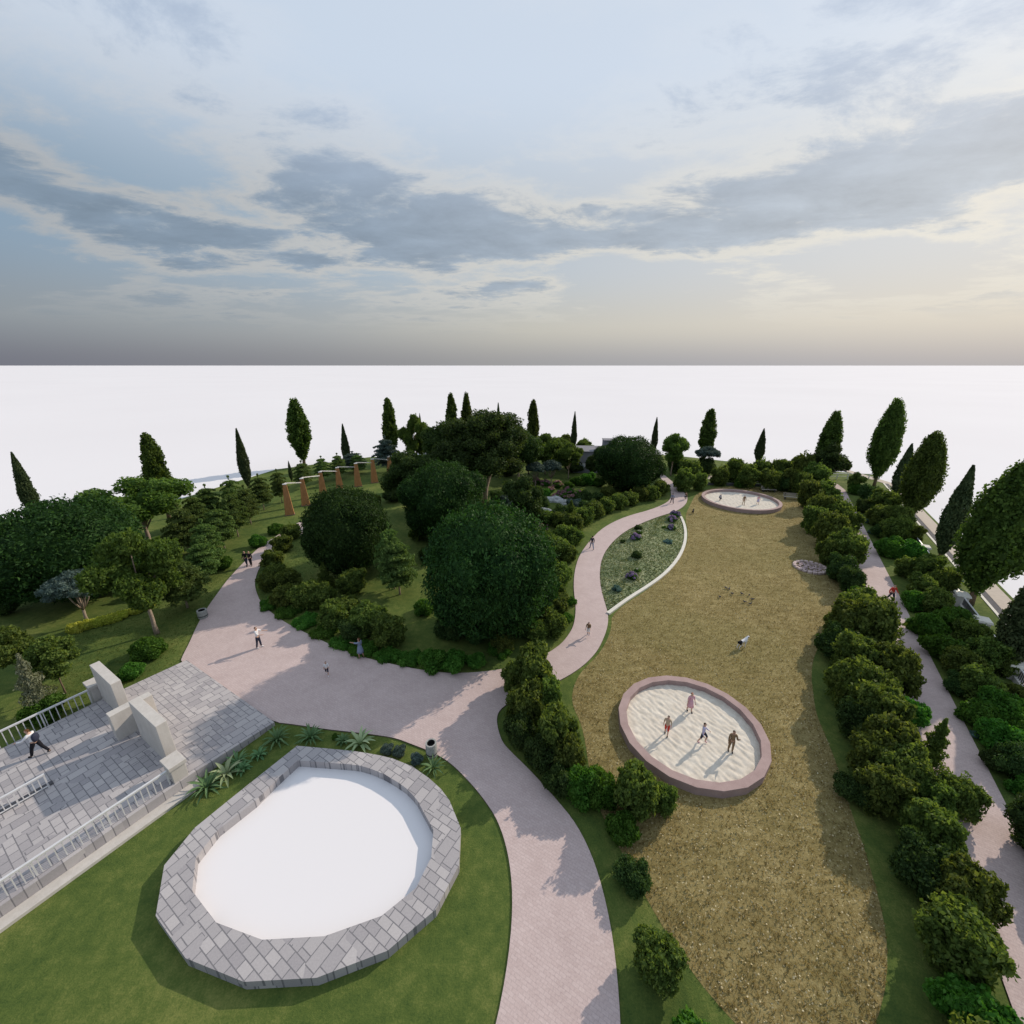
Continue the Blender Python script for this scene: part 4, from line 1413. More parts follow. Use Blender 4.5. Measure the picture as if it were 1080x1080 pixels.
def row_w(kinds, pts, start, text, group, hf=1.0):
    for i, p in enumerate(pts):
        k_ = p[3] if len(p) > 3 else kinds
        c_ = {'olive': 'olive-green shrub', 'green': 'bright green shrub', 'darkshrub': 'dark green shrub'}[k_]
        r0, h0, cm, _ = pick(k_)
        r = p[2]
        tag(obj('shrub', cm, None, (p[0], p[1], 0), RNG.uniform(0, 6.28), (r / r0, r / r0, r / r0 * hf)), '%s, %s %s' % (c_, ORD[start + i], text), 'shrub', group)


row_w('olive', [(18.0, 12.7, 1.35), (16.6, 11.4, 1.3, 'darkshrub'), (17.0, 10.3, 1.3), (15.4, 8.9, 1.4), (14.6, 7.3, 1.2, 'green'), (13.2, 5.9, 1.4)], 31,
      'from the far end of the hedge right of the meadow', 'hedge between meadow and straight path', 1.3)
row_w('green', [(21.6, 10.6, 1.3), (22.9, 12.6, 1.4, 'darkshrub'), (20.4, 8.2, 1.4, 'olive'), (19.4, 5.6, 1.3)], 33,
      'from the far end, right of the straight path', 'shrub belt right of the straight path', 1.3)
row_w('olive', [(4.9, 13.1, 0.9, 'green'), (4.9, 11.3, 0.8, 'darkshrub'), (5.0, 8.6, 1.0), (5.4, 6.4, 1.1, 'green')], 13,
      'from the top of the clump at the path fork', 'clump at the path fork', 1.2)

# ------------------------------------------------------------------ flower bushes: leafy base with blossom clusters
def flower_mesh(seed, m, n=900, r=0.62, h=0.75, size=0.10):
    rng = np.random.default_rng(seed)
    d = unit(rng.normal(size=(n, 3)))
    d[:, 2] = np.abs(d[:, 2])
    k = rng.integers(0, 16, n)
    c = unit(rng.normal(size=(16, 3)))
    c[:, 2] = np.abs(c[:, 2]) + 0.25
    c = unit(c)
    P = c[k] * np.array([r, r, h]) + d * 0.16
    V, Q = leaf_arrays(P, d, size, 0.9, rng)
    return arr_mesh('blossoms', V, Q, None, m)


FB = {'purple': [flower_mesh(1, L_PURP, 3200), flower_mesh(2, L_PURP, 3200)], 'pink': [flower_mesh(3, L_PINK), flower_mesh(4, L_PINK)],
      'white': [flower_mesh(5, L_WHITE, 260, 0.4, 0.7, 0.08)]}
rngf = np.random.default_rng(5)
base_f = foliage_mesh('leaves', L_GREEN, [((0, 0, .32), (.62, .62, .36)), ((.3, .1, .35), (.35, .35, .3)), ((-.25, -.2, .3), (.35, .35, .3))], 1800, 0.13, 0.5, 5, 0.4, 0.1, 0.7)


def flower(color, u, v, wpx, label, group, z0=0.0):
    p = at(u, v + wpx * 0.25, z0)
    r = wpx / 2 * depth(p) / FPX / 0.75
    t = thing('flower_bush', label, 'flower bush', p, RNG.uniform(0, 6), group, (r, r, r))
    obj('leaves', base_f, t)
    obj('blossoms', RNG.choice(FB[color]), t)


LG = 'flower bushes in the kerbed planted bed'
for c_, u, v, wd, lb in (('purple', 666, 607, 13, 'purple flower bush nearest the pointed near end of the planted bed'),
                         ('purple', 670, 566, 13, 'purple flower bush near the path in the middle of the planted bed'),
                         ('purple', 708, 556, 10, 'purple flower bush lower right of the cluster at the far tip of the bed'),
                         ('purple', 709, 547, 11, 'pale purple flower bush in the middle of the far tip cluster'),
                         ('purple', 712, 542, 12, 'purple flower bush at the very far tip of the bed'),
                         ('white', 672, 601, 8, 'white flower tuft behind the nearest purple bush in the bed'),
                         ('white', 674, 561, 8, 'white flower tuft behind the middle purple bush in the bed')):
    flower(c_, u, v, wd, lb, LG, 0.25)
shrub('teal', 651, 622, 13, 'dark teal shrub at the near end of the planted bed', 'shrub', 'shrub', zoff=.1)
shrub('teal', 704, 573, 11, 'teal shrub near the kerb of the planted bed', 'shrub', 'shrub', zoff=.2)
shrub('darkshrub', 671, 588, 12, 'dark green shrub in the middle of the planted bed', 'shrub', 'shrub', zoff=.3)
shrub('darkshrub', 673, 557, 9, 'dark green shrub beside the path in the far half of the bed', 'shrub', 'shrub', zoff=.1)
shrub('darkshrub', 657, 572, 7, 'small dark green tuft by the path edge of the bed', 'shrub', 'shrub', zoff=.1)
shrub('green', 700, 558, 6, 'small green tuft left of the far purple cluster', 'shrub', 'shrub', zoff=.2)

# flower garden in the middle distance
GG = 'pink bushes in the flower garden'
for i, (u, v, wd) in enumerate([(565, 507, 12), (575, 509, 12), (588, 511, 13), (581, 516, 10), (592, 521, 14), (600, 517, 12), (586, 524, 11), (603, 524, 11),
                                (566, 553, 12), (573, 556, 13), (594, 555, 11), (580, 548, 9), (569, 547, 9), (610, 520, 10)]):
    flower('pink', u, v, wd, 'pink flower bush in the flower garden, %s from the back' % ORD[i], GG)
row('darkshrub', [(524, 524, 20), (535, 527, 18, 'bluebush'), (575, 520, 16, 'green'), (600, 512, 14, 'green'), (570, 530, 22), (606, 532, 20, 'bluebush'),
                  (616, 523, 20), (620, 536, 26), (592, 540, 26), (576, 545, 22, 'olive'), (602, 543, 20, 'spire'), (560, 545, 20), (545, 535, 22, 'bluebush'),
                  (590, 548, 22, 'olive'), (566, 566, 26, 'olive'), (578, 568, 24, 'olive'), (556, 560, 22), (614, 517, 9, 'yellow'), (568, 544, 8, 'yellow'),
                  (630, 526, 20), (641, 519, 18, 'olive'), (550, 520, 20, 'green')],
    'from the back among the flower garden shrubs', 'shrubs in the flower garden')


def rock(u, v, wpx, asp, hh, m_, label, seed):
    p = at(u, v + 2)
    r = wpx / 2 * depth(p) / FPX
    rng = random.Random(seed)
    bm = bmesh.new()
    bmesh.ops.create_icosphere(bm, subdivisions=3, radius=1.0)
    from mathutils import noise as NZ
    for vv in bm.verts:
        c = vv.co.copy()
        k = 1 + 0.38 * NZ.noise(c * 1.1 + Vector((seed * 3.1, 0, 0))) + 0.16 * NZ.noise(c * 2.7 + Vector((seed, 9, 0)))
        vv.co = Vector((c.x * r * k, c.y * r * asp * k, max(-0.1, c.z * hh * k)))
    me_ = bpy.data.meshes.new('rock')
    bm.to_mesh(me_)
    bm.free()
    me_.materials.append(m_)
    return tag(obj('rock', me_, None, p, rng.uniform(-.3, .3)), label, 'rock', 'rocks in the flower garden')


rock(585, 527, 24, 0.4, 0.9, ROCK, 'long pale grey rock in the flower garden', 1)
rock(598, 530, 14, 0.6, 0.8, ROCK, 'smaller grey rock at the right end of the long pale rock', 2)
rock(575, 538, 14, 0.6, 0.7, ROCK, 'grey rock in front of the long pale rock', 3)
rock(550, 547, 24, 0.6, 1.3, ROCKW, 'big warm-coloured boulder beside the round-headed garden tree', 4)

# ------------------------------------------------------------------ agaves and low plants beside the pool
AGP = 'rosette plants in the strip beside the pool'
for me_, u, v, sc, lb in (
        (AG[0], 292.5, 781, 1.05, 'agave rosette nearest the terrace corner'), (AG[0], 328, 779, 1.05, 'agave rosette above the corner of the pool wall'),
        (AG[1], 251, 805, 1.0, 'agave rosette beside the terrace wall, second from the near end of three'),
        (AGV, 239, 818, 1.0, 'variegated agave with cream blades beside the terrace wall'),
        (AG[0], 219, 832, 1.15, 'agave rosette nearest the gate pillar'), (AGV, 380, 785, 1.05, 'tall variegated agave above the curve of the pool wall'),
        (AG[1], 457, 811, 1.0, 'agave rosette at the right end of the strip near the stone bin'),
        (AGS, 273.5, 797, 1.2, 'small rosette between the terrace wall and the pool wall'),
        (AGS, 362, 782, 1.1, 'small pale rosette left of the tall variegated agave'),
        (AGS, 256, 812, 1.2, 'small rosette touching the agave beside the terrace wall')):
    p = at(u, v)
    t = tag(obj('agave', me_, None, p, RNG.uniform(0, 6), (sc, sc, sc)), lb, 'plant', AGP)
shrub('green', 353.5, 777, 9, 'tiny round green bush at the back of the pool strip', 'shrub', 'shrub')
shrub('spiky', 408, 790, 17, 'left blue-grey spiky bush in the wide clump by the pool wall', 'shrub', 'shrub', 'spiky bushes by the pool')
shrub('spiky', 421, 792, 18, 'right blue-grey spiky bush in the wide clump by the pool wall', 'shrub', 'shrub', 'spiky bushes by the pool')
shrub('spiky', 440, 799.5, 17, 'separate blue-grey spiky bush left of the stone bin', 'shrub', 'shrub', 'spiky bushes by the pool')


# ------------------------------------------------------------------ loose ground cover
def inside(poly, x, y):
    c = False
    n = len(poly)
    j = n - 1
    for i in range(n):
        if (poly[i][1] > y) != (poly[j][1] > y) and x < (poly[j][0] - poly[i][0]) * (y - poly[i][1]) / (poly[j][1] - poly[i][1]) + poly[i][0]:
            c = not c
        j = i
    return c


def scatter(name, poly, n, size, asp, m_, zf, seed, power=1.0, avoid=()):
    rng = np.random.default_rng(seed)
    xs = [p[0] for p in poly]
    ys = [p[1] for p in poly]
    P = []
    y0, y1 = max(min(ys), NEAR_EDGE + .1), max(ys)
    while len(P) < n:
        x = rng.uniform(min(xs), max(xs))
        y = y0 + (y1 - y0) * rng.random() ** power
        if inside(poly, x, y) and all((x - a[0]) ** 2 + (y - a[1]) ** 2 > a[2] ** 2 for a in avoid):
            P.append((x, y, zf(x, y)))
    P = np.array(P)
    N = np.tile(np.array([[0.0, 0, 1.0]]), (n, 1)) + rng.normal(size=(n, 3)) * 0.7
    V, Q = leaf_arrays(P, unit(N), size, asp, rng, 0.6)
    return tag(obj(name, arr_mesh(name, V, Q, None, m_)), None, None, None, 'stuff')


AV = ((PIT[0], PIT[1], 4.1), (PIT2[0], PIT2[1], 5.6))
MP = chaikin(meadow_w, 1)
scatter('meadow_flowers', MP, 9000, 0.075, 0.8, leafmat('dry_flower', (.42, .38, .22), (.56, .50, .30), (.70, .66, .46), 0.1), lambda x, y: 0.04, 1, 1.7, AV)
scatter('dry_grass', MP, 40000, 0.125, 0.25, leafmat('dry_blade', (.12, .094, .030), (.24, .185, .070), (.39, .31, .14), 0.3), lambda x, y: 0.05, 2, 1.6, AV)


rng = np.random.default_rng(3)
BP = []
for _ in range(9000):
    i = rng.integers(0, nb)
    t_ = rng.random()
    q = bed[i].lerp(bed[(i + 1) % nb], t_)
    k = math.sqrt(rng.random())
    x, y = LC[0] + (q[0] - LC[0]) * k, LC[1] + (q[1] - LC[1]) * k
    BP.append((x, y, 0.07 + 0.42 * (1 - k * k)))
V, Q = leaf_arrays(np.array(BP), unit(np.tile(np.array([[0.0, 0, 1.0]]), (len(BP), 1)) + rng.normal(size=(len(BP), 3)) * 0.6), 0.19, 0.45, rng, 0.5)
tag(obj('bed_ground_cover', arr_mesh('bed_ground_cover', V, Q, None, leafmat('cover_leaf', (.070, .120, .055), (.165, .215, .105), (.38, .38, .23), 0.25))), None, None, None, 'stuff')
scatter('lawn_tufts', [V2(-70, 14.3), V2(-62, 50), V2(-30, 70), V2(-5, 70), V2(6, 30), V2(-3, 14.3)][:0] or [site(6, -45).to_2d(), site(2, -33).to_2d(), site(9, -33).to_2d(), site(26, -30).to_2d(), site(40, -52).to_2d()],
        16000, 0.13, 0.25, leafmat('grass_blade', (.045, .080, .018), (.095, .140, .032), (.180, .220, .060), 0.3), lambda x, y: 0.03, 4, 1.3)

# ------------------------------------------------------------------ bins
def stone_bin(u, v, label, r=0.3, h=0.85, z0=0.07):
    p = at(u, v, z0)
    t = thing('litter_bin', label, 'bin', p, 0, 'round stone litter bins')
    mb = MB()
    mb.lathe([(r * 0.93, 0), (r, 0.1), (r, h - .05), (r * 0.97, h), (r * 0.72, h), (r * 0.70, h - 0.28), (0.02, h - 0.3)], 20)
    mb.build('drum', BINM, t, smooth=False)
    mb = MB()
    mb.lathe([(r * 0.69, h - 0.26), (r * 0.69, h - 0.02), (r * 0.64, h - 0.02), (r * 0.64, h - 0.24)], 20, closed=True)
    mb.lathe([(r * 0.66, h - 0.27), (r * 0.66, h - 0.25)], 20)
    mb.build('liner', BLACK, t)
    mb = MB()
    mb.lathe([(r * 1.02, 0.18), (r * 1.03, 0.2), (r * 1.03, 0.24), (r * 1.02, 0.26)], 20)
    mb.build('band', DARKST, t)


stone_bin(455.5, 796, 'round speckled stone bin on the plaza beside the pool strip')
stone_bin(214.5, 651, 'round pale stone bin at the left edge of the plaza by the lawn', 0.36, 0.7)


# ------------------------------------------------------------------ wooden posts with cables
posts = [(300, 511, 543), (318, 505, 533), (337.5, 498, 523), (355.5, 493.5, 516), (375, 489, 513), (392.5, 484.5, 509), (410, 482, 501)]
tops = []
PGP = 'row of tapered wooden posts on the left lawn'
for i, (ut, vt, vb) in enumerate(posts):
    gy = at(540, vb).y
    lo, hi = 1.0, 9.0
    for _ in range(40):
        m_ = (lo + hi) / 2
        if pixv((0, gy, m_)) > vt:
            lo = m_
        else:
            hi = m_
    h = lo
    x = (ut - 540) / FPX * depth((0, gy, h))
    t = thing('wooden_post', 'tapered reddish wooden post, %s from the left of the row' % ORD[i], 'post', (x, gy, 0), 0.45, PGP)
    mb = MB()
    mb.box((0, 0, h / 2), (1.2, 0.8, h), taper=0.42)
    mb.build('shaft', WOODM, t, bevel=0.03)
    mb = MB()
    mb.box((0, 0, h + 0.03), (0.55, 0.38, 0.08))
    mb.build('cap', STEEL, t, bevel=0.01)
    mb = MB()
    mb.box((0, 0, 0.06), (1.28, 0.88, 0.10))
    mb.build('footing', EDGE, t, bevel=0.02)
    tops.append(Vector((x, gy, h + 0.18)))
for i in range(len(tops)):
    a = tops[i]
    b = tops[i + 1] if i + 1 < len(tops) else a + Vector((3.2, 3.0, -0.1))
    if i + 1 < len(tops):
        b = Vector((b.x, b.y, b.z - 0.75))
    mb = MB()
    for off in (-0.18, 0.18):
        P = [a.lerp(b, k / 8) + Vector((0, off, 0)) - a for k in range(9)]
        mb.tube(P, [0.032] * 9, 5)
    o = mb.build('cable', STEEL, None, loc=a)
    tag(o, 'pair of light cables running right from the top of the %s wooden post' % ORD[i], 'cable', 'cables between the wooden posts')

# ------------------------------------------------------------------ grey building at the far side
bd = thing('grey_building', 'low grey flat-roofed building with a small tower beyond the flower garden', 'building', (14.5, 84, 0), -0.06)
mb = MB()
mb.box((4.2, 0, 2.05), (13.0, 6.0, 4.1))
mb.build('wall', GREYW, bd)
mb = MB()
mb.box((4.2, 0, 4.2), (13.3, 6.3, 0.18))
mb.build('roof', GREYW, bd)
mb = MB()
mb.box((4.9, -0.6, 5.2), (2.7, 2.4, 1.85))
tw = mb.build('tower', GREYW, bd)
mb = MB()
mb.box((4.9, -0.6, 6.2), (2.9, 2.6, 0.12))
mb.build('tower_roof', GREYW, tw)
for xo in (-0.6, 2.2, 7.6):
    mb = MB()
    mb.box((xo, -3.02, 1.3), (1.15, 0.10, 1.1))
    wf = mb.build('window', CURB, bd)
    mb = MB()
    mb.box((xo, -3.08, 1.3), (0.95, 0.04, 0.9))
    mb.build('pane', GLASS, wf)
mb = MB()
mb.box((5.2, -3.03, 1.1), (1.0, 0.08, 2.2))
mb.build('door', DARKST, bd)


# ------------------------------------------------------------------ benches
def bench(u, v, rz, label):
    t = thing('park_bench', label, 'bench', at(u, v), rz, 'benches by the far sandpit')
    mb = MB()
    for k in range(4):
        mb.box((0, -0.2 + k * 0.14, 0.45), (2.3, 0.11, 0.05))
    mb.build('seat', BENCHW, t)
    mb = MB()
    for k in range(3):
        mb.box((0, 0.33 + 0.03 * k, 0.62 + k * 0.15), (2.3, 0.04, 0.12))
    mb.build('backrest', BENCHW, t)
    for sx_ in (-0.9, 0.9):
        mb = MB()
        mb.box((sx_, 0.0, 0.21), (0.09, 0.5, 0.42))
        mb.box((sx_, 0.32, 0.55), (0.07, 0.06, 0.8))
        mb.build('leg', DARKST, t)


bench(810.5, 519, -0.12, 'pale slatted bench behind the far sandpit')
bench(834.5, 527, -0.30, 'pale slatted bench right of the far sandpit under the hedge')

# ------------------------------------------------------------------ ring of stones on the meadow
fp = at(854.5, 599)
t = thing('stone_ring', 'flat ring of pinkish stones filled with rubble on the right of the meadow', 'stone ring', fp)
rs = random.Random(3)
for k in range(20):
    a = 2 * math.pi * k / 20
    mb = MB()
    M_ = Matrix.Rotation(a + rs.uniform(-.1, .1), 3, 'Z')
    mb.box((1.42 * math.cos(a), 1.42 * math.sin(a), 0.10), (0.34, 0.40, 0.20 + rs.uniform(-.03, .05)), M_, 0.85)
    mb.build('kerb_stone', ROCKP, t, bevel=0.03)
mb = MB()
for k in range(150):
    a, r_ = rs.uniform(0, 6.28), 1.2 * math.sqrt(rs.random())
    mb.ball((r_ * math.cos(a), r_ * math.sin(a), rs.uniform(0.03, 0.1)), (rs.uniform(.06, .14), rs.uniform(.06, .14), rs.uniform(.04, .09)), 6)
o = mb.build('rubble', flat('rubble_dark', (.42, .33, .33), 0.9, 0.5, 5), t)
o['kind'] = 'stuff'

# ------------------------------------------------------------------ pillared boundary wall on the right
PW = 'concrete pillars of the right boundary wall'
ps = [(74.5, 'farthest'), (65.6, 'second farthest'), (60.2, 'third farthest'), (48.2, 'third nearest'), (43.6, 'second nearest'), (37.6, 'nearest')]
for s_, nm in ps:
    t = thing('wall_pillar', 'pale capped pillar of the right boundary wall, the %s one' % nm, 'pillar', site(s_, 17.0, 0), SITE_ROT, PW)
    mb = MB()
    mb.box((0, 0, 0.5), (0.85, 0.75, 1.0))
    mb.build('shaft', CONC, t, bevel=0.02)
    mb = MB()
    mb.box((0, 0, 1.1), (1.05, 0.95, 0.18), taper=0.9)
    mb.build('cap', CURB, t, bevel=0.02)
for (a, b, nm) in ((65.1, 60.7, 'between the second and third farthest pillars'), (59.7, 48.7, 'between the third farthest and third nearest pillars'),
                   (47.7, 44.1, 'between the second and third nearest pillars'), (43.1, 38.1, 'between the two nearest pillars'),
                   (37.1, 31.0, 'running from the nearest pillar to the right edge'), (74.0, 66.1, 'between the two farthest pillars')):
    t = thing('boundary_fence', 'dark barred fence on a low wall, %s' % nm, 'fence', site(b, 17.0, 0), SITE_ROT, 'fence bays of the right boundary wall')
    L = a - b
    mb = MB()
    mb.box((L / 2, 0, 0.18), (L, 0.3, 0.36))
    mb.build('plinth', CONC, t)
    mb = MB()
    mb.box((L / 2, 0, 1.0), (L, 0.09, 0.06))
    mb.build('top_rail', STEEL, t)
    mb = MB()
    for k in range(int(L / 0.2)):
        mb.box((0.1 + k * 0.2, 0, 0.67), (0.05, 0.05, 0.62))
    mb.build('bars', DARKST, t)
t = thing('far_railing', 'grey railing crossing at the far end of the right pavement', 'railing', at(880, 505), -0.05)
mb = MB()
mb.box((3.2, 0, 1.0), (9.5, 0.08, 0.12))
mb.box((3.2, 0, 0.5), (9.5, 0.05, 0.05))
mb.build('rails', STEEL, t)
for k in range(6):
    mb = MB()
    mb.box((-1.5 + k * 1.9, 0, 0.5), (0.12, 0.12, 1.0))
    mb.build('post', STEEL, t)
o = strip('low_wall', [at(735, 511).to_2d(), at(800, 513).to_2d(), at(850, 518).to_2d()], 0.3, -0.05, 0.45, ASPH)
tag(o, 'low dark wall behind the far sandpit and benches', 'wall')


# ------------------------------------------------------------------ PEOPLE
SKIN_A = flat('skin_light', (.56, .36, .27), 0.6, 0.06, 8)
SKIN_B = flat('skin_tan', (.40, .24, .17), 0.6, 0.06, 8)


def cloth(name, c):
    return flat(name, c, 0.9, 0.12, 12, 0.1)


C_WHITE = cloth('cloth_white', (.70, .70, .72))
C_NAVY = cloth('cloth_navy', (.035, .04, .065))
C_BLACK = cloth('cloth_black', (.018, .018, .022))
C_RED = cloth('cloth_red', (.55, .06, .04))
C_PINK = cloth('cloth_pink', (.62, .36, .42))
C_GREYB = cloth('cloth_grey_blue', (.20, .24, .34))
C_BROWN = cloth('cloth_brown', (.22, .15, .09))
C_BEIGE = cloth('cloth_beige', (.46, .36, .26))
C_LIL = cloth('cloth_lilac', (.48, .46, .62))
H_DARK = cloth('hair_dark', (.030, .018, .012))
H_BROWN = cloth('hair_brown', (.10, .05, .025))
H_RED = cloth('hair_red', (.30, .09, .04))


def rotx(a):
    return Matrix.Rotation(a, 3, 'X')


def person(loc, rz, label, group=None, hgt=1.75, top=C_WHITE, bottom=C_NAVY, hair=H_DARK, skin=SKIN_A, shoe=C_BLACK, legs=((8, 6), (-10, 4)),
           arms=((8, 12, 15), (-6, 12, 15)), lean=0, skirt=None, longhair=False, sleeves='long', shorts=False, headturn=0, bag=None):
    k = hgt / 1.75
    rad = math.radians
    RL = rotx(-rad(lean))
    V, E_, R_, T_ = [], [], [], []

    def add(p, r, parent, bone):
        V.append(Vector(p))
        R_.append(r)
        T_.append(bone)
        if parent is not None:
            E_.append((parent, len(V) - 1, bone))
        return len(V) - 1
    z0 = 0.95
    pel = add((0, 0, z0), (.135, .105), None, 'hips')
    up = lambda d: Vector((0, 0, z0)) + RL @ Vector(d)
    bel = add(up((0, 0.0, .16)), (.118, .092), pel, 'torso')
    che = add(up((0, 0.0, .33)), (.150, .108), bel, 'torso')
    nb_ = add(up((0, -.005, .47)), (.105, .075), che, 'torso')
    nk = add(up((0, .0, .545)), (.052, .052), nb_, 'neck')
    hd0 = add(up((0, .012, .615)), (.078, .088), nk, 'head')
    hd1 = add(up((0, .008, .69)), (.086, .100), hd0, 'head')
    hd2 = add(up((0, .0, .755)), (.060, .070), hd1, 'head')
    feet = []
    for sgn, (a, kn) in zip((-1, 1), legs):
        a, kn = rad(a), rad(kn)
        h = Vector((sgn * .095, 0, z0 - .05))
        i0 = add(h, (.092, .092), pel, 'hips')
        d1 = Vector((sgn * .02, math.sin(a), -math.cos(a)))
        i1 = add(h + d1 * .21, (.078, .078), i0, 'thigh')
        kp = h + d1 * .43
        i2 = add(kp, (.056, .056), i1, 'thigh')
        d2 = Vector((0, math.sin(a - kn), -math.cos(a - kn)))
        i3 = add(kp + d2 * .16, (.056, .056), i2, 'shin')
        an = kp + d2 * .41
        i4 = add(an, (.037, .037), i3, 'shin')
        fdir = Vector((0, math.cos(a - kn), math.sin(a - kn))) if abs(a - kn) > 0.6 else Vector((0, 1, 0))
        i5 = add(an + d2 * .045 + fdir * .05, (.042, .036), i4, 'foot')
        i6 = add(an + d2 * .06 + fdir * .16, (.040, .024), i5, 'foot')
        feet.append(an)
    hands = []
    for sgn, (f, o_, e) in zip((-1, 1), arms):
        f, o_, e = rad(f), rad(o_), rad(e)
        sh = up((sgn * .185, 0, .44))
        j0 = add(sh, (.058, .058), nb_, 'upper')
        dv = Vector((sgn * math.sin(o_), math.sin(f) * math.cos(o_), -math.cos(f) * math.cos(o_)))
        el = sh + dv * .28
        j1 = add(el, (.041, .041), j0, 'upper')
        oo = o_ * 0.4 if o_ < 0.8 else o_
        dw = Vector((sgn * math.sin(oo), math.sin(f + e) * math.cos(oo), -math.cos(f + e) * math.cos(oo)))
        wr = el + dw * .25
        j2 = add(wr, (.027, .027), j1, 'fore')
        j3 = add(wr + dw * .07, (.036, .020), j2, 'hand')
        hands.append((wr + dw * .075, dw, sgn))
    lowest = min(v.z - r[1] for v, r, t_ in zip(V, R_, T_))
    for v in V:
        v.z -= lowest
    sh_ = Vector((0, 0, -lowest))
    me_ = bpy.data.meshes.new('person_body')
    me_.from_pydata([v[:] for v in V], [e[:2] for e in E_], [])
    ob = bpy.data.objects.new('tmp', me_)
    COL.objects.link(ob)
    sk = ob.modifiers.new('s', 'SKIN')
    sk.use_smooth_shade = True
    dat = me_.skin_vertices[0].data
    for i, r in enumerate(R_):
        dat[i].radius = r
        dat[i].use_root = (i == 0)
    sb = ob.modifiers.new('u', 'SUBSURF')
    sb.levels = sb.render_levels = 1
    dg = bpy.context.evaluated_depsgraph_get()
    dg.update()
    body = bpy.data.meshes.new_from_object(ob.evaluated_get(dg))
    bpy.data.objects.remove(ob)
    nv = len(body.vertices)
    co = np.empty(nv * 3, dtype=np.float32)
    body.vertices.foreach_get('co', co)
    co = co.reshape(-1, 3)
    no = np.array([v.normal[:] for v in body.vertices])
    best = np.full(nv, 1e9)
    tagv = np.zeros(nv, dtype=int)
    names = ['hips', 'torso', 'neck', 'head', 'thigh', 'shin', 'foot', 'upper', 'fore', 'hand']
    for a, b, bone in E_:
        A, B = np.array(V[a]), np.array(V[b])
        if bone == 'upper' and T_[a] == 'torso':
            A = A * 0.3 + B * 0.7
        ab = B - A
        t_ = np.clip(((co - A) @ ab) / max(ab @ ab, 1e-9), 0, 1)
        d = np.linalg.norm(co - (A + t_[:, None] * ab), axis=1) / (0.5 + 0.5 * (R_[b][0] / 0.1))
        m_ = d < best
        best[m_] = d[m_]
        tagv[m_] = names.index(bone)
    polys = [tuple(p.vertices) for p in body.polygons]
    root = thing('person', label, 'person', loc, rz, group, (k, k, k))
    # head, hands and face details become part of the one body mesh
    mb = MB()
    mb.V = [tuple(c) for c in co]
    mb.F = list(polys)
    hc = V[hd1]
    Fd = RL @ Vector((0, 1, 0))
    Ud = RL @ Vector((0, 0, 1))
    mb.tube([hc + Fd * .085 + Ud * .0, hc + Fd * .118 - Ud * .035, hc + Fd * .09 - Ud * .045], [.010, .016, .012], 5)
    mb.tube([hc + Fd * .078 - Ud * .075 + Vector((-.022, 0, 0)), hc + Fd * .090 - Ud * .075, hc + Fd * .078 - Ud * .075 + Vector((.022, 0, 0))], [.006, .010, .006], 5)
    for sx_ in (-1, 1):
        mb.ball(hc + Vector((sx_ * .088, 0, 0)) - Ud * .02, (.012, .022, .032), 6)
    for (hp, dw, sgn) in hands:
        hp = hp + sh_
        side_ = dw.cross(Vector((0, 0, 1)))
        side_ = side_.normalized() if side_.length > .2 else Vector((0, 1, 0))
        if abs(dw.z) > 0.7:
            side_ = Vector((0, 1, 0))
        nrm = dw.cross(side_).normalized()
        for q in range(4):
            st = hp + side_ * (q - 1.5) * .020
            L_ = (.062, .075, .070, .055)[q]
            mb.tube([st, st + dw * L_ * .55 + nrm * .006, st + dw * L_ + nrm * .022], [.0095, .0088, .007], 5)
        st = hp - dw * .03 + side_ * .024
        mb.tube([st, st + side_ * .028 + dw * .022, st + side_ * .036 + dw * .052], [.011, .010, .008], 5)
    bodyme = mb.mesh('body', skin, True)
    obj('body', bodyme, root)
    mb = MB()
    for sx_ in (-1, 1):
        mb.ball(hc + Fd * .088 + Vector((sx_ * .032, 0, 0)) + Ud * .004, .012, 6)
    mb.build('eyes', C_BLACK, root, True)

    def shell(name, tags, off, m_, extra=None):
        ids = [names.index(t_) for t_ in tags]
        okv = np.isin(tagv, ids)
        if extra is not None:
            okv &= extra
        fs = [f for f in polys if all(okv[i] for i in f)]
        if not fs:
            return
        used = sorted({i for f in fs for i in f})
        mp_ = {i: j for j, i in enumerate(used)}
        mb2 = MB()
        mb2.V = [tuple(co[i] + no[i] * off) for i in used]
        mb2.F = [tuple(mp_[i] for i in f) for f in fs]
        mb2.build(name, m_, root, True)
    shell('shirt', ['torso', 'neck'][:1] + ['upper'] + (['fore'] if sleeves == 'long' else []), .014, top)
    if skirt:
        wz = V[pel].z + .08
        mb = MB()
        mb.lathe([(.13, wz + .06), (.165, wz - .08), (.215, wz - .34), (.25, wz - .52), (.235, wz - .52), (.15, wz - .10)], 14, c=(0, 0, 0))
        mb.build('skirt', skirt, root, True)
    else:
        shell('shorts' if shorts else 'trousers', ['hips', 'thigh'] + ([] if shorts else ['shin']), .016, bottom)
    shell('shoes', ['foot'], .010, shoe)
    rel = (co - np.array(hc))
    f_ = rel @ np.array(Fd)
    u_ = rel @ np.array(Ud)
    shell('hair', ['head'] + (['neck'] if longhair else []), .022, hair, (u_ > 0.030 + f_ * 0.5) | ((f_ < -0.01) & (u_ > -0.09 - (0.1 if longhair else 0))))
    if bag == 'jacket':
        mb = MB()
        c = V[che] - Fd * .16
        mb.ball(c - Ud * .12, (.19, .10, .26), 10)
        mb.build('jacket', C_NAVY, root, True)
    return root


def P_(u, v, z=0.07):
    return at(u, v, z)


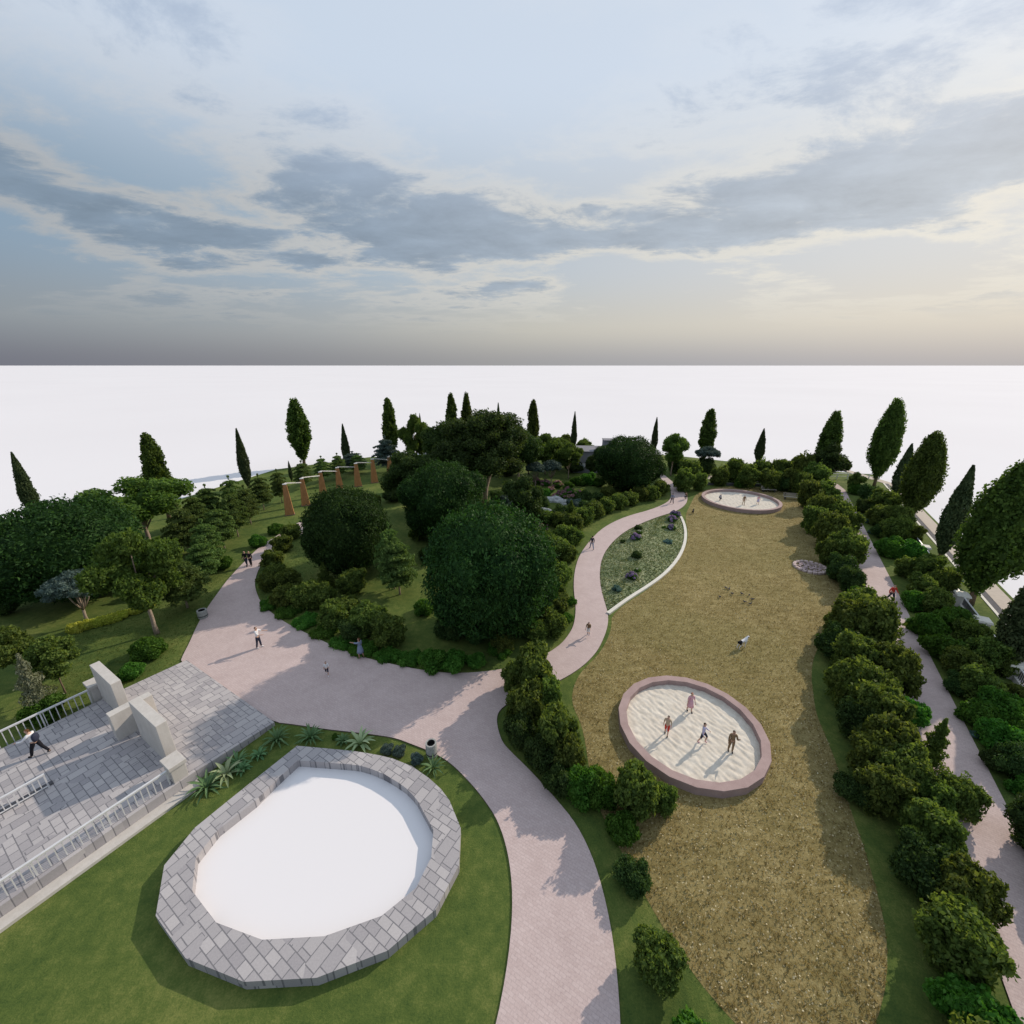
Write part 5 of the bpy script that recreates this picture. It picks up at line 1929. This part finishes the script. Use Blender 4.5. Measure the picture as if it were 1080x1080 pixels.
RD = math.radians
pp = dict
WALK = ((24, 8), (-18, 16))
person(P_(43, 796, 0.62), RD(100), 'man in white shirt walking on the raised terrace with a dark jacket on his back', None, 1.80,
       C_WHITE, C_BLACK, H_BROWN, legs=WALK, arms=((45, 10, 40), (30, 10, 50)), lean=10, bag='jacket')
person(P_(274, 683), RD(-80), 'man in white shirt and dark trousers standing on the plaza with one arm held out', None, 1.80, C_WHITE, C_NAVY, H_DARK,
       legs=((8, 4), (-8, 4)), arms=((60, 8, 25), (35, 8, 60)), sleeves='short', shoe=C_WHITE)
person(P_(260.5, 597), RD(175), 'left person of the couple in dark clothes standing close together on the plaza', 'couple on the plaza', 1.75, C_BLACK, C_NAVY,
       arms=((10, 45, 40), (10, 12, 10)))
person(P_(265, 596.5), RD(190), 'right person of the couple in dark clothes standing close together on the plaza', 'couple on the plaza', 1.68, C_BLACK, C_BLACK, H_DARK,
       arms=((10, 12, 10), (20, 45, 50)))
person(P_(381, 694), RD(70), 'woman in a grey-blue dress stretching one arm out at the edge of the plaza', None, 1.70, C_GREYB, C_GREYB, H_BROWN, SKIN_B,
       skirt=C_GREYB, sleeves='short', arms=((85, 5, 5), (5, 8, 10)), longhair=True)
person(P_(345.5, 712.5), RD(200), 'small child in white top and dark shorts in the middle of the plaza', None, 1.15, C_WHITE, C_NAVY, H_BROWN, legs=((10, 4), (-14, 20)), shorts=True,
       sleeves='short', shoe=C_WHITE)
person(P_(624, 579), RD(10), 'person in dark top walking on the curved path beside the planted bed', 'people on the curved path', 1.68, C_NAVY, C_GREYB, H_DARK, legs=WALK)
person(P_(620.5, 670), RD(160), 'child with bare arms and pale shorts crouching forward on the curved path near the fork', 'people on the curved path', 1.35, C_BROWN, C_WHITE, H_DARK,
       legs=((60, 80), (20, 60)), lean=20, shorts=True, sleeves='short', arms=((50, 5, 20), (50, 5, 20)), shoe=C_GREYB)
person(P_(708.5, 531), RD(0), 'person in dark clothes walking at the far end of the curved path', 'people on the curved path', 1.68, C_GREYB, C_NAVY, H_DARK, legs=WALK)
person(P_(724, 526.5), RD(120), 'person crouching at the right edge of the far end of the curved path', 'people on the curved path', 1.6, C_BROWN, C_NAVY, H_DARK,
       legs=((95, 125), (85, 120)), lean=25)
SG = 'figures in the large sandpit'
person(P_(727, 750.5, 0.15), RD(190), 'girl in a long pink dress in the large sandpit', SG, 1.42, C_PINK, C_PINK, H_RED, skirt=C_PINK, sleeves='short', longhair=True)
person(P_(702.5, 775, 0.15), RD(150), 'child in a pale top and red shorts in the large sandpit', SG, 1.38, C_BEIGE, C_RED, H_DARK, shorts=True, sleeves='short', legs=((12, 8), (-8, 6)))
person(P_(740, 783, 0.15), RD(-120), 'child in a lilac top and dark shorts stepping in the middle of the large sandpit', SG, 1.42, C_LIL, C_NAVY, H_DARK, shorts=True, sleeves='long',
       legs=((38, 50), (-12, 12)), shoe=C_PINK, arms=((20, 10, 40), (-10, 15, 30)))
person(P_(770, 792.5, 0.15), RD(170), 'boy in brown clothes with one arm raised at the right of the large sandpit', SG, 1.45, C_BROWN, C_BROWN, H_DARK, SKIN_B, legs=((4, 4), (-4, 4)),
       arms=((30, 10, 110), (5, 10, 10)))
FG2 = 'figures in the far sandpit'
person(P_(758.5, 527.5, 0.15), RD(200), 'child in dark clothes squatting at the left of the far sandpit', FG2, 1.35, C_GREYB, C_NAVY, H_DARK, legs=((95, 125), (85, 120)), lean=20)
person(P_(784, 532.5, 0.15), RD(180), 'child in brown clothes standing in the middle of the far sandpit', FG2, 1.5, C_BROWN, C_BEIGE, H_RED, legs=((6, 4), (-10, 8)))
person(P_(799, 531.8, 0.15), RD(170), 'child in a pale pink dress at the right of the far sandpit', FG2, 1.35, C_PINK, C_WHITE, H_BROWN, skirt=C_LIL, sleeves='short')
person(P_(938.5, 634, 0.05), RD(180), 'person in a red jacket walking on the straight path beside the hedge', None, 1.70, C_RED, C_NAVY, H_DARK, legs=WALK, arms=((10, 25, 30), (-5, 25, 30)))


# ------------------------------------------------------------------ dogs and pigeons
def dog(loc, rz, label, m_, m2, k=1.0):
    V = [(0, -.26, .50), (0, -.02, .49), (0, .24, .52), (0, .36, .62), (0, .44, .71), (0, .58, .69),
         (0, -.42, .58), (0, -.56, .70)]
    R_ = [(.10, .11), (.105, .11), (.125, .14), (.085, .09), (.072, .075), (.038, .036), (.025, .025), (.014, .014)]
    Ed = [(0, 1), (1, 2), (2, 3), (3, 4), (4, 5), (0, 6), (6, 7)]
    for sx_ in (-.085, .085):
        n0 = len(V)
        V += [(sx_, -.27, .40), (sx_, -.20, .30), (sx_, -.34, .17), (sx_, -.32, .03), (sx_, -.26, .015)]
        R_ += [(.065, .07), (.042, .042), (.024, .024), (.024, .022), (.024, .018)]
        Ed += [(0, n0), (n0, n0 + 1), (n0 + 1, n0 + 2), (n0 + 2, n0 + 3), (n0 + 3, n0 + 4)]
        n0 = len(V)
        V += [(sx_, .22, .36), (sx_, .20, .22), (sx_, .22, .03), (sx_, .27, .015)]
        R_ += [(.052, .055), (.03, .03), (.023, .022), (.024, .018)]
        Ed += [(2, n0), (n0, n0 + 1), (n0 + 1, n0 + 2), (n0 + 2, n0 + 3)]
    me_ = bpy.data.meshes.new('dog')
    me_.from_pydata(V, Ed, [])
    ob = bpy.data.objects.new('tmp', me_)
    COL.objects.link(ob)
    ob.modifiers.new('s', 'SKIN').use_smooth_shade = True
    dat = me_.skin_vertices[0].data
    for i, r in enumerate(R_):
        dat[i].radius = r
        dat[i].use_root = (i == 1)
    ob.modifiers.new('u', 'SUBSURF').render_levels = 1
    dg = bpy.context.evaluated_depsgraph_get()
    dg.update()
    body = bpy.data.meshes.new_from_object(ob.evaluated_get(dg))
    bpy.data.objects.remove(ob)
    body.materials.clear()
    body.materials.append(m_)
    body.materials.append(m2)
    for p in body.polygons:
        c = p.center
        p.material_index = 1 if (c.y < -0.12 and c.z > .36) or c.y > .5 else 0
    t = thing('dog', label, 'dog', loc, rz, None, (k, k, k))
    obj('body', body, t)
    for sx_ in (-1, 1):
        mb = MB()
        mb.add([(sx_ * .03, .42, .76), (sx_ * .075, .42, .75), (sx_ * .085, .44, .66), (sx_ * .07, .38, .70)], [(0, 1, 2), (0, 2, 3), (0, 3, 1), (1, 3, 2)])
        mb.build('ear', m2, t)


dog(at(782, 683, 0.006), RD(-65), 'white and black dog on the dry meadow above the large sandpit', C_WHITE, C_BLACK, 1.15)
dog(at(730.5, 542, 0.006), RD(-30), 'small black dog on the meadow beside the far end of the planted bed', C_BLACK, C_BLACK, 0.9)
PGM = flat('pigeon_grey', (.07, .07, .085), 0.7, 0.3, 20)
mb = MB()
mb.ball((0, 0, .14), (.065, .14, .07), 10, Matrix.Rotation(0.25, 3, 'X'))
mb.ball((0, .13, .24), .036, 8)
mb.tube([(0, .09, .17), (0, .125, .23)], [.04, .03], 7)
mb.tube([(0, .155, .24), (0, .185, .232)], [.012, .004], 5)
mb.box((0, -.17, .10), (.06, .14, .02))
for sx_ in (-.025, .025):
    mb.tube([(sx_, .0, .09), (sx_, .0, .0), (sx_, .04, .003)], [.006, .006, .005], 4)
pig = mb.mesh('pigeon', PGM, True)
for i, (u, v) in enumerate([(765.5, 621), (769, 622), (772, 627), (759, 630.5), (782, 627), (790, 628.5), (793.4, 633), (785, 635.6), (791, 637.8)]):
    lab = ['leftmost pigeon of the flock at the back', 'second pigeon from the left at the back of the flock', 'pigeon just below the two rear pigeons of the flock',
           'pigeon standing alone at the far left of the flock', 'pigeon in the middle of the flock', 'upper right pigeon of the flock',
           'rightmost pigeon of the flock', 'lowest left pigeon of the near group of the flock', 'nearest pigeon of the flock on the meadow'][i]
    tag(obj('pigeon', pig, None, at(u, v, 0.006), RNG.uniform(0, 6), (0.95, 0.95, 0.95)), lab, 'bird', 'pigeons on the meadow')
